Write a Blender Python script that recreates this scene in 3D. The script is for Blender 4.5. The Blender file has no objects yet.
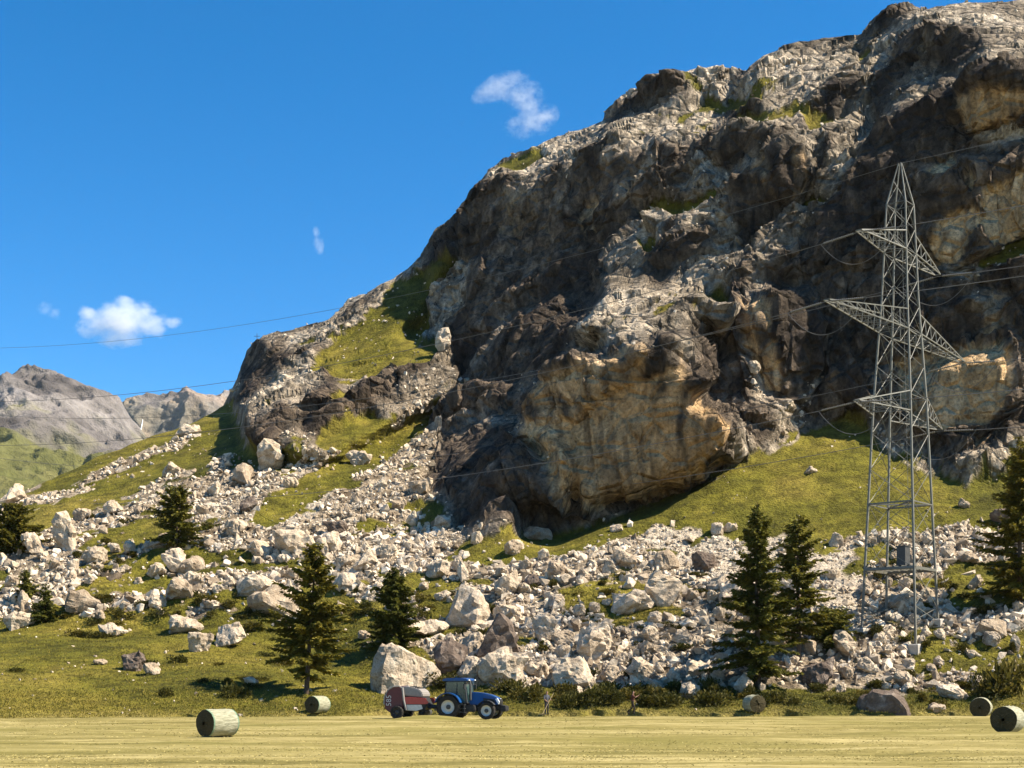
import bpy, bmesh, math, random
import numpy as np
from mathutils import Vector, Matrix
from mathutils.bvhtree import BVHTree

R = math.radians
SC = bpy.context.scene
COL = SC.collection

# ------------------------------------------------------------------ camera, sky, sun, exposure
F, HZ, CX, CAMZ = 1400.0, 684.0, 512.0, 2.4      # focal length in pixels, horizon row, centre column, eye height
cam_d = bpy.data.cameras.new("camera")
cam = bpy.data.objects.new("camera", cam_d)
COL.objects.link(cam)
cam.location = (0, 0, CAMZ)
cam.rotation_euler = (R(90), 0, 0)
cam_d.sensor_fit = 'HORIZONTAL'
cam_d.sensor_width = 36.0
cam_d.lens = F / 1024 * 36.0
cam_d.shift_y = (HZ - 384.0) / 1024.0
cam_d.clip_start = 0.5
cam_d.clip_end = 40000
SC.camera = cam
SC.render.resolution_x, SC.render.resolution_y = 1024, 768

SUN_DIR = Vector((0.655, -0.10, 0.750)).normalized()   # towards the sun: from the right, high
sun_el = math.asin(SUN_DIR.z)
sun_az = math.atan2(SUN_DIR.x, SUN_DIR.y)
wd = bpy.data.worlds.new("World")
SC.world = wd
wd.use_nodes = True
wn, wl = wd.node_tree.nodes, wd.node_tree.links
bg = wn['Background']
skyt = wn.new('ShaderNodeTexSky')
skyt.sky_type = 'NISHITA'
skyt.sun_disc = False
skyt.sun_elevation = sun_el
skyt.sun_rotation = sun_az
skyt.altitude = 1900
skyt.air_density = 0.9
skyt.dust_density = 0.1
skyt.ozone_density = 2.2
hs = wn.new('ShaderNodeHueSaturation')
hs.inputs['Saturation'].default_value = 1.43
hs.inputs['Hue'].default_value = 0.497
wl.new(skyt.outputs[0], hs.inputs['Color'])
wl.new(hs.outputs[0], bg.inputs[0])
bg.inputs[1].default_value = 0.089
sd = bpy.data.lights.new("sun", 'SUN')
sd.energy = 5.0
sd.angle = R(0.53)
sd.color = (1.0, 0.90, 0.74)
sun = bpy.data.objects.new("sun", sd)
COL.objects.link(sun)
sun.rotation_euler = SUN_DIR.to_track_quat('Z', 'Y').to_euler()
sun.location = (60, 0, 120)
SC.view_settings.view_transform = 'Standard'
SC.view_settings.look = 'None'
SC.view_settings.gamma = 1.0
SC.view_settings.exposure = 1.30
SC.view_settings.use_curve_mapping = False
SC.render.engine = 'CYCLES'
SC.cycles.max_bounces = 5
SC.cycles.diffuse_bounces = 2
SC.cycles.glossy_bounces = 2
SC.cycles.transparent_max_bounces = 12
SC.cycles.volume_bounces = 2
SC.cycles.use_denoising = True

# ------------------------------------------------------------------ small helpers
def tag(o, label=None, cat=None, group=None, kind=None):
    if label: o['label'] = label
    if cat: o['category'] = cat
    if group: o['group'] = group
    if kind: o['kind'] = kind
    return o

def link(name, me, mat=None, parent=None):
    o = bpy.data.objects.new(name, me)
    COL.objects.link(o)
    if mat is not None and me is not None and not me.materials: me.materials.append(mat)
    if parent is not None: o.parent = parent
    return o

def empty(name, loc=(0, 0, 0), rz=0.0):
    o = bpy.data.objects.new(name, None)
    COL.objects.link(o)
    o.location = loc
    o.rotation_euler = (0, 0, rz)
    o.empty_display_size = 0.2
    return o

def np_mesh(name, V, Fc, smooth=False):
    """mesh from an (n,3) array and an (m,k) array of faces with k corners each"""
    V = np.ascontiguousarray(V, dtype=np.float32)
    Fc = np.ascontiguousarray(Fc, dtype=np.int32)
    k = Fc.shape[1]
    me = bpy.data.meshes.new(name)
    me.vertices.add(len(V)); me.vertices.foreach_set('co', V.ravel())
    me.loops.add(Fc.size); me.loops.foreach_set('vertex_index', Fc.ravel())
    me.polygons.add(len(Fc))
    me.polygons.foreach_set('loop_start', np.arange(0, Fc.size, k, dtype=np.int32))
    me.polygons.foreach_set('loop_total', np.full(len(Fc), k, dtype=np.int32))
    me.polygons.foreach_set('use_smooth', np.full(len(Fc), smooth))
    me.update(calc_edges=True)
    me.validate()
    return me

def col_attr(me, name, C):
    a = me.attributes.new(name, 'FLOAT_COLOR', 'POINT')
    C4 = np.ones((len(me.vertices), 4), dtype=np.float32)
    C4[:, :C.shape[1]] = C
    a.data.foreach_set('color', C4.ravel())

# ---- noise in numpy
def _hash(ix, iy, iz, seed):
    h = (ix.astype(np.int64) * 374761393 + iy.astype(np.int64) * 668265263 + iz.astype(np.int64) * 2147483647 + seed * 974711) & 0xffffffff
    h = ((h ^ (h >> 13)) * 1274126177) & 0xffffffff
    h = ((h ^ (h >> 16)) * 2246822519) & 0xffffffff
    return ((h ^ (h >> 15)) & 0xffffff) / float(0x1000000)

def vnoise(P, seed=0):
    """smooth value noise in -1..1"""
    I = np.floor(P).astype(np.int64)
    f = P - I
    f = f * f * f * (f * (f * 6 - 15) + 10)
    out = 0
    for dx in (0, 1):
        wx = f[:, 0] if dx else 1 - f[:, 0]
        for dy in (0, 1):
            wy = f[:, 1] if dy else 1 - f[:, 1]
            for dz in (0, 1):
                wz = f[:, 2] if dz else 1 - f[:, 2]
                out = out + wx * wy * wz * _hash(I[:, 0] + dx, I[:, 1] + dy, I[:, 2] + dz, seed)
    return out * 2 - 1

def fbm(P, octv=4, seed=0, gain=0.5, ridged=False):
    a, s, t = 1.0, 0.0, 0.0
    P = P.copy()
    for i in range(octv):
        n = vnoise(P, seed + i * 17)
        if ridged: n = 1 - 2 * np.abs(n)
        s = s + a * n
        t += a
        a *= gain
        P = P * 2.03 + 11.7
    return s / t

def fbm2(x, y, octv=3, seed=0, gain=0.5):
    P = np.stack([x, y, np.zeros_like(x)], -1).reshape(-1, 3)
    return fbm(P, octv, seed, gain).reshape(x.shape)

def crags(P, seed=0, tilt=0.9, drop=1.0):
    """jointed rock: the upper envelope of tilted box-shaped blocks around scattered points (continuous, with sharp creases)"""
    I = np.floor(P).astype(np.int64)
    val = np.full(len(P), -1e9)
    for dx in (-1, 0, 1):
        for dy in (-1, 0, 1):
            for dz in (-1, 0, 1):
                jx, jy, jz = I[:, 0] + dx, I[:, 1] + dy, I[:, 2] + dz
                ex = P[:, 0] - jx - _hash(jx, jy, jz, seed + 1)
                ey = P[:, 1] - jy - _hash(jx, jy, jz, seed + 2)
                ez = P[:, 2] - jz - _hash(jx, jy, jz, seed + 3)
                v = (_hash(jx, jy, jz, seed + 4) - .5) + tilt * 2 * ((_hash(jx, jy, jz, seed + 5) - .5) * ex + (_hash(jx, jy, jz, seed + 6) - .5) * ey + (_hash(jx, jy, jz, seed + 7) - .5) * ez)
                val = np.maximum(val, v - drop * 1.25 * np.maximum(np.maximum(np.maximum(np.abs(ex), np.abs(ey)), np.abs(ez)) - .16, 0))
    return val

def inpoly(x, y, poly):
    r = np.zeros(x.shape, bool)
    n = len(poly)
    for i in range(n):
        x0, y0 = poly[i]; x1, y1 = poly[(i + 1) % n]
        if y0 == y1: continue
        c = (y0 > y) != (y1 > y)
        r ^= c & (x < (x1 - x0) * (y - y0) / (y1 - y0) + x0)
    return r

def blur(A, r):
    """box blur, separable, edge padded"""
    r = int(r)
    if r < 1: return A
    for ax in (0, 1):
        p = [(0, 0), (0, 0)]; p[ax] = (r + 1, r)
        c = np.cumsum(np.pad(A, p, mode='edge'), axis=ax)
        n = A.shape[ax]
        hi = np.take(c, np.arange(2 * r + 1, 2 * r + 1 + n), axis=ax)
        lo = np.take(c, np.arange(0, n), axis=ax)
        A = (hi - lo) / (2 * r + 1)
    return A

def bilin(A, fx, fy):
    h, w = A.shape
    fx = np.clip(fx, 0, w - 1.001); fy = np.clip(fy, 0, h - 1.001)
    ix, iy = fx.astype(int), fy.astype(int)
    tx, ty = fx - ix, fy - iy
    return (A[iy, ix] * (1 - tx) + A[iy, ix + 1] * tx) * (1 - ty) + (A[iy + 1, ix] * (1 - tx) + A[iy + 1, ix + 1] * tx) * ty

def ray_pt(px, py, Y):
    return Vector(((px - CX) / F * Y, Y, CAMZ + (HZ - py) / F * Y))
# ------------------------------------------------------------------ the mountainside: orientation of each rock face and slope -> one relief
STEP = 4
GX0, GX1, GY0, GY1 = -320, 1344, -96, 736
gx = np.arange(GX0, GX1 + 1, STEP); gy = np.arange(GY0, GY1 + 1, STEP)
PXg, PYg = np.meshgrid(gx.astype(float), gy.astype(float))

# region = (outline, slope in degrees [90 = vertical, >90 overhanging], facing [0 = south, + = east, - = west])
SKY = [(-400, 660), (-300, 620), (-100, 545), (0, 503), (50, 480), (100, 457), (150, 437), (200, 416), (226, 404), (233, 393),
       (243, 376), (250, 352), (264, 337), (290, 333), (330, 322), (350, 303), (380, 290), (410, 272), (428, 256), (440, 232),
       (452, 222), (462, 215), (480, 186), (490, 172), (505, 160), (530, 153), (560, 141), (590, 131), (606, 124), (609, 116),
       (622, 104), (634, 94), (650, 88), (670, 81), (684, 80), (700, 74), (730, 71), (748, 75), (751, 70), (765, 58), (785, 50),
       (820, 44), (845, 40), (862, 37), (872, 26), (884, 14), (893, 9), (905, 7), (930, 10), (950, 9), (1000, 6), (1024, 2), (1100, -14), (1400, -70)]
SKYX = np.array([p[0] for p in SKY], float); SKYY = np.array([p[1] for p in SKY], float)
BIG = 3000
REG = [
 # --- the broad slopes
 ([(-BIG, -BIG), (BIG, -BIG), (BIG, BIG), (-BIG, BIG)], 46, 4),
 ([(-400, 330), (232, 330), (240, 425), (330, 470), (420, 440), (480, 530), (700, 500), (860, 425), (1400, 400), (1400, 760), (-400, 760)], 30, -12),
 ([(-400, 300), (236, 300), (240, 420), (300, 470), (240, 520), (0, 600), (-400, 640)], 26, -30),
 ([(-400, 600), (0, 625), (200, 632), (330, 650), (380, 690), (380, 740), (-400, 740)], 11, -5),
 ([(380, 690), (700, 690), (1400, 690), (1400, 740), (380, 740)], 10, 0),
 ([(560, 545), (700, 488), (800, 440), (850, 425), (900, 470), (1024, 470), (1400, 440), (1400, 545), (900, 545), (700, 530)], 34, -8),
 # --- western knoll: ledges and walls
 ([(240, 400), (262, 335), (330, 322), (420, 268), (468, 258), (420, 330), (460, 400), (440, 415), (330, 462), (250, 455)], 38, -8),
 ([(224, 406), (236, 392), (245, 360), (252, 345), (266, 338), (278, 350), (285, 372), (270, 395), (262, 410), (240, 412)], 86, -50),
 ([(228, 412), (245, 405), (262, 412), (240, 425)], 60, -40),
 ([(252, 405), (285, 392), (325, 380), (330, 392), (290, 408), (262, 425), (245, 425)], 50, 12),
 ([(243, 425), (262, 425), (292, 408), (300, 425), (290, 450), (268, 459), (246, 452)], 95, -28),
 ([(300, 405), (330, 392), (352, 400), (352, 428), (322, 446), (300, 440), (296, 425)], 92, -30),
 ([(326, 372), (345, 368), (348, 385), (335, 396), (326, 390)], 88, -35),
 ([(345, 398), (372, 388), (388, 392), (390, 412), (370, 425), (352, 425)], 75, 10),
 ([(368, 388), (395, 372), (425, 365), (430, 385), (415, 400), (392, 414), (386, 395)], 93, -32),
 ([(300, 352), (330, 345), (328, 360), (310, 372), (296, 366)], 84, -35),
 ([(346, 318), (366, 300), (380, 293), (372, 308), (350, 322)], 84, -40),
 ([(392, 352), (410, 340), (412, 360), (398, 368)], 75, 15),
 ([(268, 346), (292, 338), (290, 352), (280, 372)], 70, 20),
 ([(282, 358), (300, 350), (298, 372), (284, 380)], 84, -40),
 ([(400, 330), (425, 310), (445, 330), (440, 352), (420, 352)], 70, -30),
 # --- great shaded wall
 ([(424, 262), (440, 236), (482, 190), (496, 186), (520, 184), (545, 192), (560, 172), (590, 160), (630, 152), (680, 160), (715, 138), (735, 140),
   (725, 165), (690, 190), (655, 220), (640, 240), (604, 282), (585, 320), (560, 352), (535, 372), (516, 395), (480, 420), (446, 440), (424, 440),
   (450, 400), (438, 380), (425, 352), (400, 338), (440, 300)], 90, -38),
 ([(404, 335), (440, 300), (466, 262), (486, 270), (470, 310), (440, 350), (452, 380), (440, 392), (425, 355)], 62, -42),
 ([(440, 236), (452, 224), (452, 240), (430, 262), (412, 275), (414, 266)], 60, -20),
 ([(484, 190), (500, 165), (540, 150), (600, 127), (640, 132), (640, 150), (600, 146), (585, 152), (560, 160), (545, 178), (520, 182), (500, 186)], 40, -8),
 ([(578, 158), (594, 148), (592, 168), (582, 186), (574, 180)], 62, 28),
 ([(512, 206), (552, 178), (556, 184), (516, 212)], 40, -5),
 ([(560, 214), (572, 200), (574, 206), (562, 222)], 50, 10),
 ([(640, 152), (652, 142), (656, 158), (644, 168)], 55, 22),
 ([(614, 168), (642, 150), (646, 156), (618, 176)], 45, 0),
 ([(628, 205), (660, 172), (664, 178), (634, 214)], 45, 0),
 ([(446, 410), (480, 372), (512, 332), (518, 336), (484, 380), (452, 416)], 45, 5),
 ([(480, 400), (500, 350), (520, 335), (545, 345), (535, 372), (516, 395)], 96, -40),
 ([(420, 440), (446, 416), (470, 395), (525, 390), (534, 420), (500, 440), (450, 440)], 92, -30),
 # gully between the wall and the tan buttress
 ([(524, 330), (560, 300), (585, 320), (560, 352), (535, 372), (528, 395), (514, 400)], 84, -48),
 ([(536, 368), (560, 340), (588, 300), (600, 290), (596, 330), (585, 350), (560, 368), (540, 396)], 74, -32),
 # --- crest block and upper terraces
 ([(606, 126), (622, 104), (650, 88), (684, 98), (690, 110), (650, 114), (620, 122)], 80, -42),
 ([(650, 88), (700, 74), (748, 74), (740, 92), (700, 104), (684, 98)], 62, 8),
 ([(612, 124), (660, 114), (740, 96), (760, 92), (770, 105), (745, 120), (700, 135), (640, 142), (600, 140)], 38, 2),
 ([(738, 92), (751, 70), (772, 56), (785, 60), (770, 80), (750, 96)], 84, -42),
 ([(772, 62), (830, 46), (862, 42), (880, 80), (860, 92), (800, 98), (750, 120), (735, 110)], 47, 8),
 ([(716, 132), (740, 104), (762, 106), (760, 120), (736, 130), (722, 144)], 88, -34),
 ([(720, 166), (744, 140), (792, 138), (785, 150), (760, 164), (742, 182), (724, 184)], 94, -28),
 ([(690, 190), (720, 166), (726, 184), (742, 182), (730, 205), (700, 215)], 44, 4),
 ([(795, 134), (803, 122), (832, 98), (870, 88), (868, 106), (838, 116), (815, 132), (797, 146)], 94, -30),
 ([(742, 182), (765, 164), (790, 146), (815, 132), (840, 118), (872, 108), (880, 125), (870, 150), (838, 205), (824, 200), (815, 180), (800, 162), (775, 160)], 46, 16),
 ([(768, 166), (790, 152), (808, 166), (806, 194), (796, 206), (772, 196)], 92, -26),
 ([(808, 186), (818, 158), (834, 142), (836, 150), (824, 178), (822, 200)], 90, -40),
 ([(872, 34), (888, 14), (905, 9), (918, 16), (908, 28), (884, 40)], 84, -36),
 ([(905, 30), (930, 12), (1024, 4), (1400, -70), (1400, 60), (1024, 80), (985, 74), (966, 60), (940, 36)], 43, 8),
 ([(904, 62), (920, 42), (950, 40), (962, 52), (958, 78), (930, 78), (900, 92), (888, 128), (876, 124), (890, 82)], 88, -34),
 ([(932, 58), (942, 48), (940, 70), (932, 74)], 60, 25),
 ([(960, 42), (984, 44), (974, 62), (955, 86), (940, 104), (936, 90), (958, 76)], 88, -32),
 # --- middle lit rib
 ([(622, 258), (642, 236), (680, 195), (692, 190), (728, 196), (742, 182), (752, 186), (735, 212), (720, 235), (735, 252), (760, 262), (735, 290), (728, 312), (734, 326),
   (700, 332), (690, 342), (640, 362), (604, 352), (584, 332), (586, 314), (606, 280)], 46, 4),
 ([(586, 314), (606, 290), (630, 300), (622, 345), (604, 352), (584, 332)], 58, 24),
 ([(640, 286), (662, 262), (690, 252), (712, 232), (716, 252), (690, 280), (662, 292)], 94, -30),
 ([(600, 262), (618, 250), (628, 246), (612, 268), (600, 280)], 85, -40),
 ([(676, 198), (694, 192), (696, 204), (682, 214)], 90, -40),
 ([(704, 206), (722, 200), (722, 214), (708, 222)], 88, -30),
 ([(668, 250), (690, 232), (694, 240), (676, 256)], 88, -30),
 ([(732, 225), (742, 190), (762, 176), (800, 190), (806, 196), (792, 214), (764, 258), (738, 252)], 92, -24),
 ([(728, 316), (742, 286), (764, 262), (770, 268), (756, 300), (738, 328)], 92, -38),
 ([(764, 258), (782, 225), (806, 200), (830, 190), (846, 165), (858, 172), (846, 192), (834, 212), (812, 242), (790, 262), (782, 288), (765, 290)], 52, 10),
 ([(764, 290), (780, 270), (792, 264), (808, 290), (800, 310), (770, 315)], 88, -26),
 # --- tan overhanging buttress
 ([(530, 405), (545, 385), (570, 366), (640, 356), (690, 342), (722, 330), (726, 352), (690, 372), (692, 405), (722, 425), (720, 450), (690, 478), (640, 490),
   (590, 502), (566, 488), (548, 462), (534, 440)], 106, -34),
 ([(530, 400), (545, 385), (560, 420), (570, 488), (548, 462), (534, 440)], 97, -48),
 ([(668, 360), (690, 345), (694, 380), (680, 372)], 70, 18),
 ([(690, 350), (735, 330), (748, 345), (752, 420), (735, 440), (722, 428), (694, 405)], 90, -34),
 ([(745, 312), (765, 302), (800, 306), (812, 330), (808, 380), (795, 405), (780, 420), (765, 395), (752, 360)], 74, 16),
 ([(742, 318), (756, 308), (768, 340), (776, 396), (760, 392), (748, 350)], 94, -30),
 ([(736, 440), (752, 400), (775, 402), (790, 420), (770, 445), (752, 460)], 68, 8),
 # --- shaded slabs west of the buttress, and the dark undercut below it
 ([(448, 446), (470, 432), (528, 420), (536, 446), (552, 470), (580, 500), (560, 542), (520, 540), (470, 536), (452, 530), (456, 512), (422, 496), (420, 484)], 57, -66),
 ([(500, 508), (530, 486), (566, 488), (592, 504), (640, 490), (690, 476), (735, 446), (742, 456), (700, 484), (640, 508), (590, 528), (556, 543), (520, 536)], 101, -36),
 # --- shaded eastern cliffs
 ([(838, 206), (870, 160), (884, 136), (905, 112), (940, 106), (960, 90), (980, 76), (1024, 84), (1400, 70), (1400, 470), (1024, 474), (960, 486), (930, 478), (880, 436),
   (850, 424), (800, 440), (785, 425), (812, 385), (815, 330), (800, 305), (792, 264), (815, 242)], 97, -34),
 ([(808, 300), (830, 285), (860, 260), (890, 262), (880, 330), (850, 380), (815, 395)], 92, -42),
 ([(962, 100), (980, 78), (1010, 76), (1040, 88), (1030, 112), (1008, 124), (984, 134), (968, 126)], 106, -32),
 ([(984, 146), (1030, 116), (1050, 130), (1024, 160), (1000, 168)], 50, 8),
 ([(950, 272), (976, 262), (986, 270), (986, 284), (962, 292)], 55, 12),
 ([(975, 264), (1000, 250), (1030, 238), (1060, 235), (1030, 260), (986, 268)], 36, -8),
 ([(964, 302), (985, 298), (1012, 306), (1000, 318), (968, 314)], 52, 8),
 ([(925, 400), (940, 370), (1000, 360), (1000, 405), (985, 425), (930, 430)], 106, -30),
 ([(930, 480), (960, 470), (1000, 462), (1040, 440), (1400, 420), (1400, 470), (1024, 486), (970, 494)], 60, -10),
]
# edges of the regions wander
wx = fbm2(PXg / 34, PYg / 34, 3, 5) * 9; wy = fbm2(PXg / 34 + 50, PYg / 34, 3, 9) * 9
TH = np.zeros_like(PXg); PH = np.zeros_like(PXg); RID = np.zeros(PXg.shape, int)
for k, (poly, th, ph) in enumerate(REG):
    m = inpoly(PXg + wx, PYg + wy, poly)
    TH[m] = th; PH[m] = ph; RID[m] = k
rockreg = TH > 40
t1 = fbm2(PXg / 60, PYg / 45, 3, 21); t2 = fbm2(PXg / 60, PYg / 45, 3, 31)
TH = TH + np.where(rockreg, 9, 3) * t1
PH = PH + np.where(rockreg, 16, 8) * t2
th, ph = np.radians(TH), np.radians(PH)
NX, NY, NZ = np.sin(th) * np.sin(ph), -np.sin(th) * np.cos(ph), np.cos(th)
RX, RZ = (PXg - CX) / F, (HZ - PYg) / F
ND = np.minimum(NX * RX + NY + NZ * RZ, -0.10)
GXU = -NX / F / ND           # d(ln distance)/d column
GYU = NZ / F / ND            # d(ln distance)/d row (rows run downwards)
ANCH = [(0, 718, 98), (-250, 718, 98), (250, 714, 104), (512, 712, 105), (760, 712, 103), (1024, 712, 102), (1300, 712, 102),
        (100, 630, 150), (200, 440, 300), (400, 450, 220), (640, 500, 158), (860, 440, 160), (1024, 480, 152),
        (100, 458, 380), (10, 500, 340), (-200, 590, 300), (800, 500, 148), (300, 560, 160), (640, 600, 128)]

def solve(step, u0):
    s = step // STEP
    A, B = GXU[::s, ::s] * step, GYU[::s, ::s] * step
    h, w = A.shape
    ga = (A[:, :-1] + A[:, 1:]) / 2; gb = (B[:-1] + B[1:]) / 2
    W = np.zeros((h, w)); T = np.zeros((h, w))
    for ax, ay, Y in ANCH:
        d2 = ((gx[::s][None, :] - ax) ** 2 + (gy[::s][:, None] - ay) ** 2) / 30.0 ** 2
        k = np.exp(-d2) * (0.02 if ay > 700 else 0.0012) * (s * s / 16 + .1)
        W += k; T += k * math.log(Y)
    def lap(u):
        o = W * u
        d = u[:, 1:] - u[:, :-1]; o[:, 1:] += d; o[:, :-1] -= d
        d = u[1:] - u[:-1]; o[1:] += d; o[:-1] -= d
        return o
    b = T.copy()
    b[:, 1:] += ga; b[:, :-1] -= ga
    b[1:] += gb; b[:-1] -= gb
    u = np.full((h, w), math.log(150.)) if u0 is None else u0[:h, :w]
    r = b - lap(u); p = r.copy(); rs = (r * r).sum()
    for it in range({32: 1500, 16: 500, 8: 300, 4: 240}[step]):
        Ap = lap(p); al = rs / (p * Ap).sum()
        u = u + al * p; r = r - al * Ap
        rn = (r * r).sum()
        if rn < 1e-12: break
        p = r + rn / rs * p; rs = rn
    return u
U = None
for step in (32, 16, 8, 4):
    if U is not None:
        s = step // STEP
        hh, ww = GXU[::s, ::s].shape
        yy, xx = np.meshgrid(np.arange(hh) / 2, np.arange(ww) / 2, indexing='ij')
        U = bilin(U, xx, yy)
    U = solve(step, U)
# rock breaks: where neighbouring faces cannot join smoothly they are allowed to step (robust re-weighting)
def refine(u, passes=7, iters=170):
    A, B = GXU * STEP, GYU * STEP
    ga = (A[:, :-1] + A[:, 1:]) / 2; gb = (B[:-1] + B[1:]) / 2
    same_x = RID[:, :-1] == RID[:, 1:]; same_y = RID[:-1] == RID[1:]
    ga = np.where(same_x, ga, np.where(np.abs(A[:, :-1]) < np.abs(A[:, 1:]), A[:, :-1], A[:, 1:]))
    gb = np.where(same_y, gb, np.where(np.abs(B[:-1]) < np.abs(B[1:]), B[:-1], B[1:]))
    soil_x = (TH[:, :-1] < 40) & (TH[:, 1:] < 40); soil_y = (TH[:-1] < 40) & (TH[1:] < 40)
    bx = np.where(same_x | soil_x, 1.0, .30); by = np.where(same_y | soil_y, 1.0, .30)
    W = np.zeros_like(u); T = np.zeros_like(u)
    for ax, ay, Yd in ANCH:
        k = np.exp(-((gx[None, :] - ax) ** 2 + (gy[:, None] - ay) ** 2) / 30.0 ** 2) * (0.02 if ay > 700 else 0.0004)
        W += k; T += k * math.log(Yd)
    for ps in range(passes):
        rx = np.abs(u[:, 1:] - u[:, :-1] - ga); ry = np.abs(u[1:] - u[:-1] - gb)
        e = .0012
        wx_ = bx * np.where(soil_x, 1, e / (rx + e)); wy_ = by * np.where(soil_y, 1, e / (ry + e))
        wx_ = np.maximum(wx_, .02); wy_ = np.maximum(wy_, .02)
        dg = W.copy(); dg[:, 1:] += wx_; dg[:, :-1] += wx_; dg[1:] += wy_; dg[:-1] += wy_
        def lap(v):
            o = W * v
            d = (v[:, 1:] - v[:, :-1]) * wx_; o[:, 1:] += d; o[:, :-1] -= d
            d = (v[1:] - v[:-1]) * wy_; o[1:] += d; o[:-1] -= d
            return o
        b = T.copy()
        q = ga * wx_; b[:, 1:] += q; b[:, :-1] -= q
        q = gb * wy_; b[1:] += q; b[:-1] -= q
        r = b - lap(u); z = r / dg; p = z.copy(); rz = (r * z).sum()
        for it in range(iters):
            Ap = lap(p); al = rz / (p * Ap).sum()
            u = u + al * p; r = r - al * Ap
            z = r / dg; rn = (r * z).sum()
            p = z + rn / rz * p; rz = rn
    return u
U = refine(U)
# parts of the cliff that stand proud of the rest (overhanging prows) or lie back (recesses), as a fraction of the distance
PROUD = [
 ([(528, 405), (545, 385), (570, 366), (640, 356), (690, 342), (694, 380), (692, 405), (722, 425), (720, 444), (690, 470), (640, 482), (590, 497), (566, 481), (548, 456), (532, 440)], ([350, 500], [-.120, -.040])),
 ([(500, 508), (530, 490), (566, 492), (592, 506), (640, 492), (690, 480), (740, 450), (744, 458), (700, 486), (640, 512), (590, 532), (556, 546), (520, 540)], .050),
 ([(232, 398), (262, 335), (330, 320), (420, 266), (468, 254), (438, 300), (402, 334), (440, 352), (450, 398), (330, 462), (250, 455)], -.045),
 ([(742, 312), (765, 302), (800, 306), (812, 330), (808, 380), (795, 405), (760, 392)], ([300, 410], [-.045, -.010])),
 ([(962, 100), (980, 78), (1010, 76), (1060, 88), (1040, 112), (1008, 124), (984, 134), (968, 126)], -.030),
 ([(920, 405), (940, 370), (1000, 352), (1010, 405), (985, 425), (930, 430)], -.022),
 ([(935, 175), (985, 170), (1060, 165), (1060, 245), (1000, 250), (960, 270), (935, 260)], -.022),
 ([(583, 330), (606, 288), (640, 290), (700, 300), (735, 326), (700, 332), (640, 358), (604, 350)], ([235, 345], [-.02, -.105])),
 ([(768, 166), (790, 150), (812, 164), (806, 196), (796, 206), (772, 196)], -.014),
 ([(252, 405), (262, 335), (285, 340), (300, 400), (290, 455), (246, 454), (240, 415)], -.012),
]
for poly, amt in PROUD:
    if isinstance(amt, tuple): amt = np.interp(PYg, amt[0], amt[1])
    U = U + amt * blur(inpoly(PXg + wx * .5, PYg + wy * .5, poly).astype(float), 1)
def Ucoarse(px, py): return bilin(U, (px - GX0) / STEP, (py - GY0) / STEP)

# ------------------------------------------------------------------ cover: grass, scree, ochre rock (natural colours), and walls darkened for shade
GRASS = [
 [(-400, 615), (0, 618), (120, 612), (200, 622), (260, 612), (330, 640), (420, 650), (470, 690), (1400, 690), (1400, 760), (-400, 760)],
 [(-400, 560), (0, 525), (60, 500), (120, 474), (180, 448), (232, 402), (242, 425), (250, 450), (225, 458), (190, 470), (120, 498), (60, 524), (20, 540), (-400, 640)],
 [(-400, 600), (10, 500), (100, 452), (170, 424), (230, 398), (236, 412), (190, 432), (120, 460), (60, 486)],
 [(454, 394), (448, 418), (404, 446), (350, 482), (305, 510), (266, 532), (246, 524), (286, 490), (328, 462), (378, 434), (420, 416)],
 [(468, 258), (450, 288), (432, 312), (420, 345), (396, 368), (350, 384), (318, 380), (322, 356), (345, 338), (372, 312), (400, 288), (430, 268)],
 [(330, 405), (346, 396), (360, 400), (340, 416)], [(400, 345), (452, 342), (456, 352), (420, 372), (396, 380), (372, 388), (372, 374)],
 [(310, 450), (352, 426), (400, 415), (390, 428), (340, 452)], [(240, 452), (300, 450), (285, 470), (230, 470)],
 [(430, 560), (470, 542), (560, 538), (640, 511), (700, 485), (760, 456), (800, 432), (850, 415), (880, 444), (930, 479), (970, 490), (1024, 474), (1400, 444), (1400, 540), (1024, 545), (960, 520), (925, 512),
  (880, 540), (850, 536), (820, 556), (790, 540), (740, 540), (700, 522), (650, 528), (600, 548), (540, 562), (480, 566)],
 [(496, 170), (540, 152), (548, 160), (520, 176), (505, 178)], [(740, 118), (780, 112), (812, 112), (800, 124), (770, 132), (742, 130)],
 [(640, 215), (690, 208), (735, 190), (722, 210), (690, 225), (650, 230)], [(690, 300), (725, 300), (725, 316), (690, 315)],
 [(975, 264), (1000, 250), (1030, 238), (1060, 235), (1030, 260), (986, 268)], [(858, 60), (885, 45), (880, 56), (862, 68)],
 [(800, 205), (835, 206), (832, 216), (808, 216)], [(770, 300), (785, 300), (780, 308)], [(650, 250), (665, 245), (662, 262), (648, 262)],
 [(640, 140), (700, 112), (760, 94), (765, 102), (700, 122), (660, 134)], [(800, 130), (845, 118), (850, 128), (810, 144)],
 [(380, 575), (450, 575), (440, 600), (390, 600)], [(600, 612), (680, 606), (690, 620), (610, 630)], [(300, 585), (380, 600), (420, 640), (300, 645)],
 [(120, 560), (200, 545), (210, 560), (130, 580)], [(80, 545), (150, 520), (190, 530), (110, 560)], [(940, 590), (1024, 560), (1400, 560), (1400, 600), (960, 612)], [(960, 640), (1400, 620), (1400, 700), (985, 690)],
]
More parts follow.
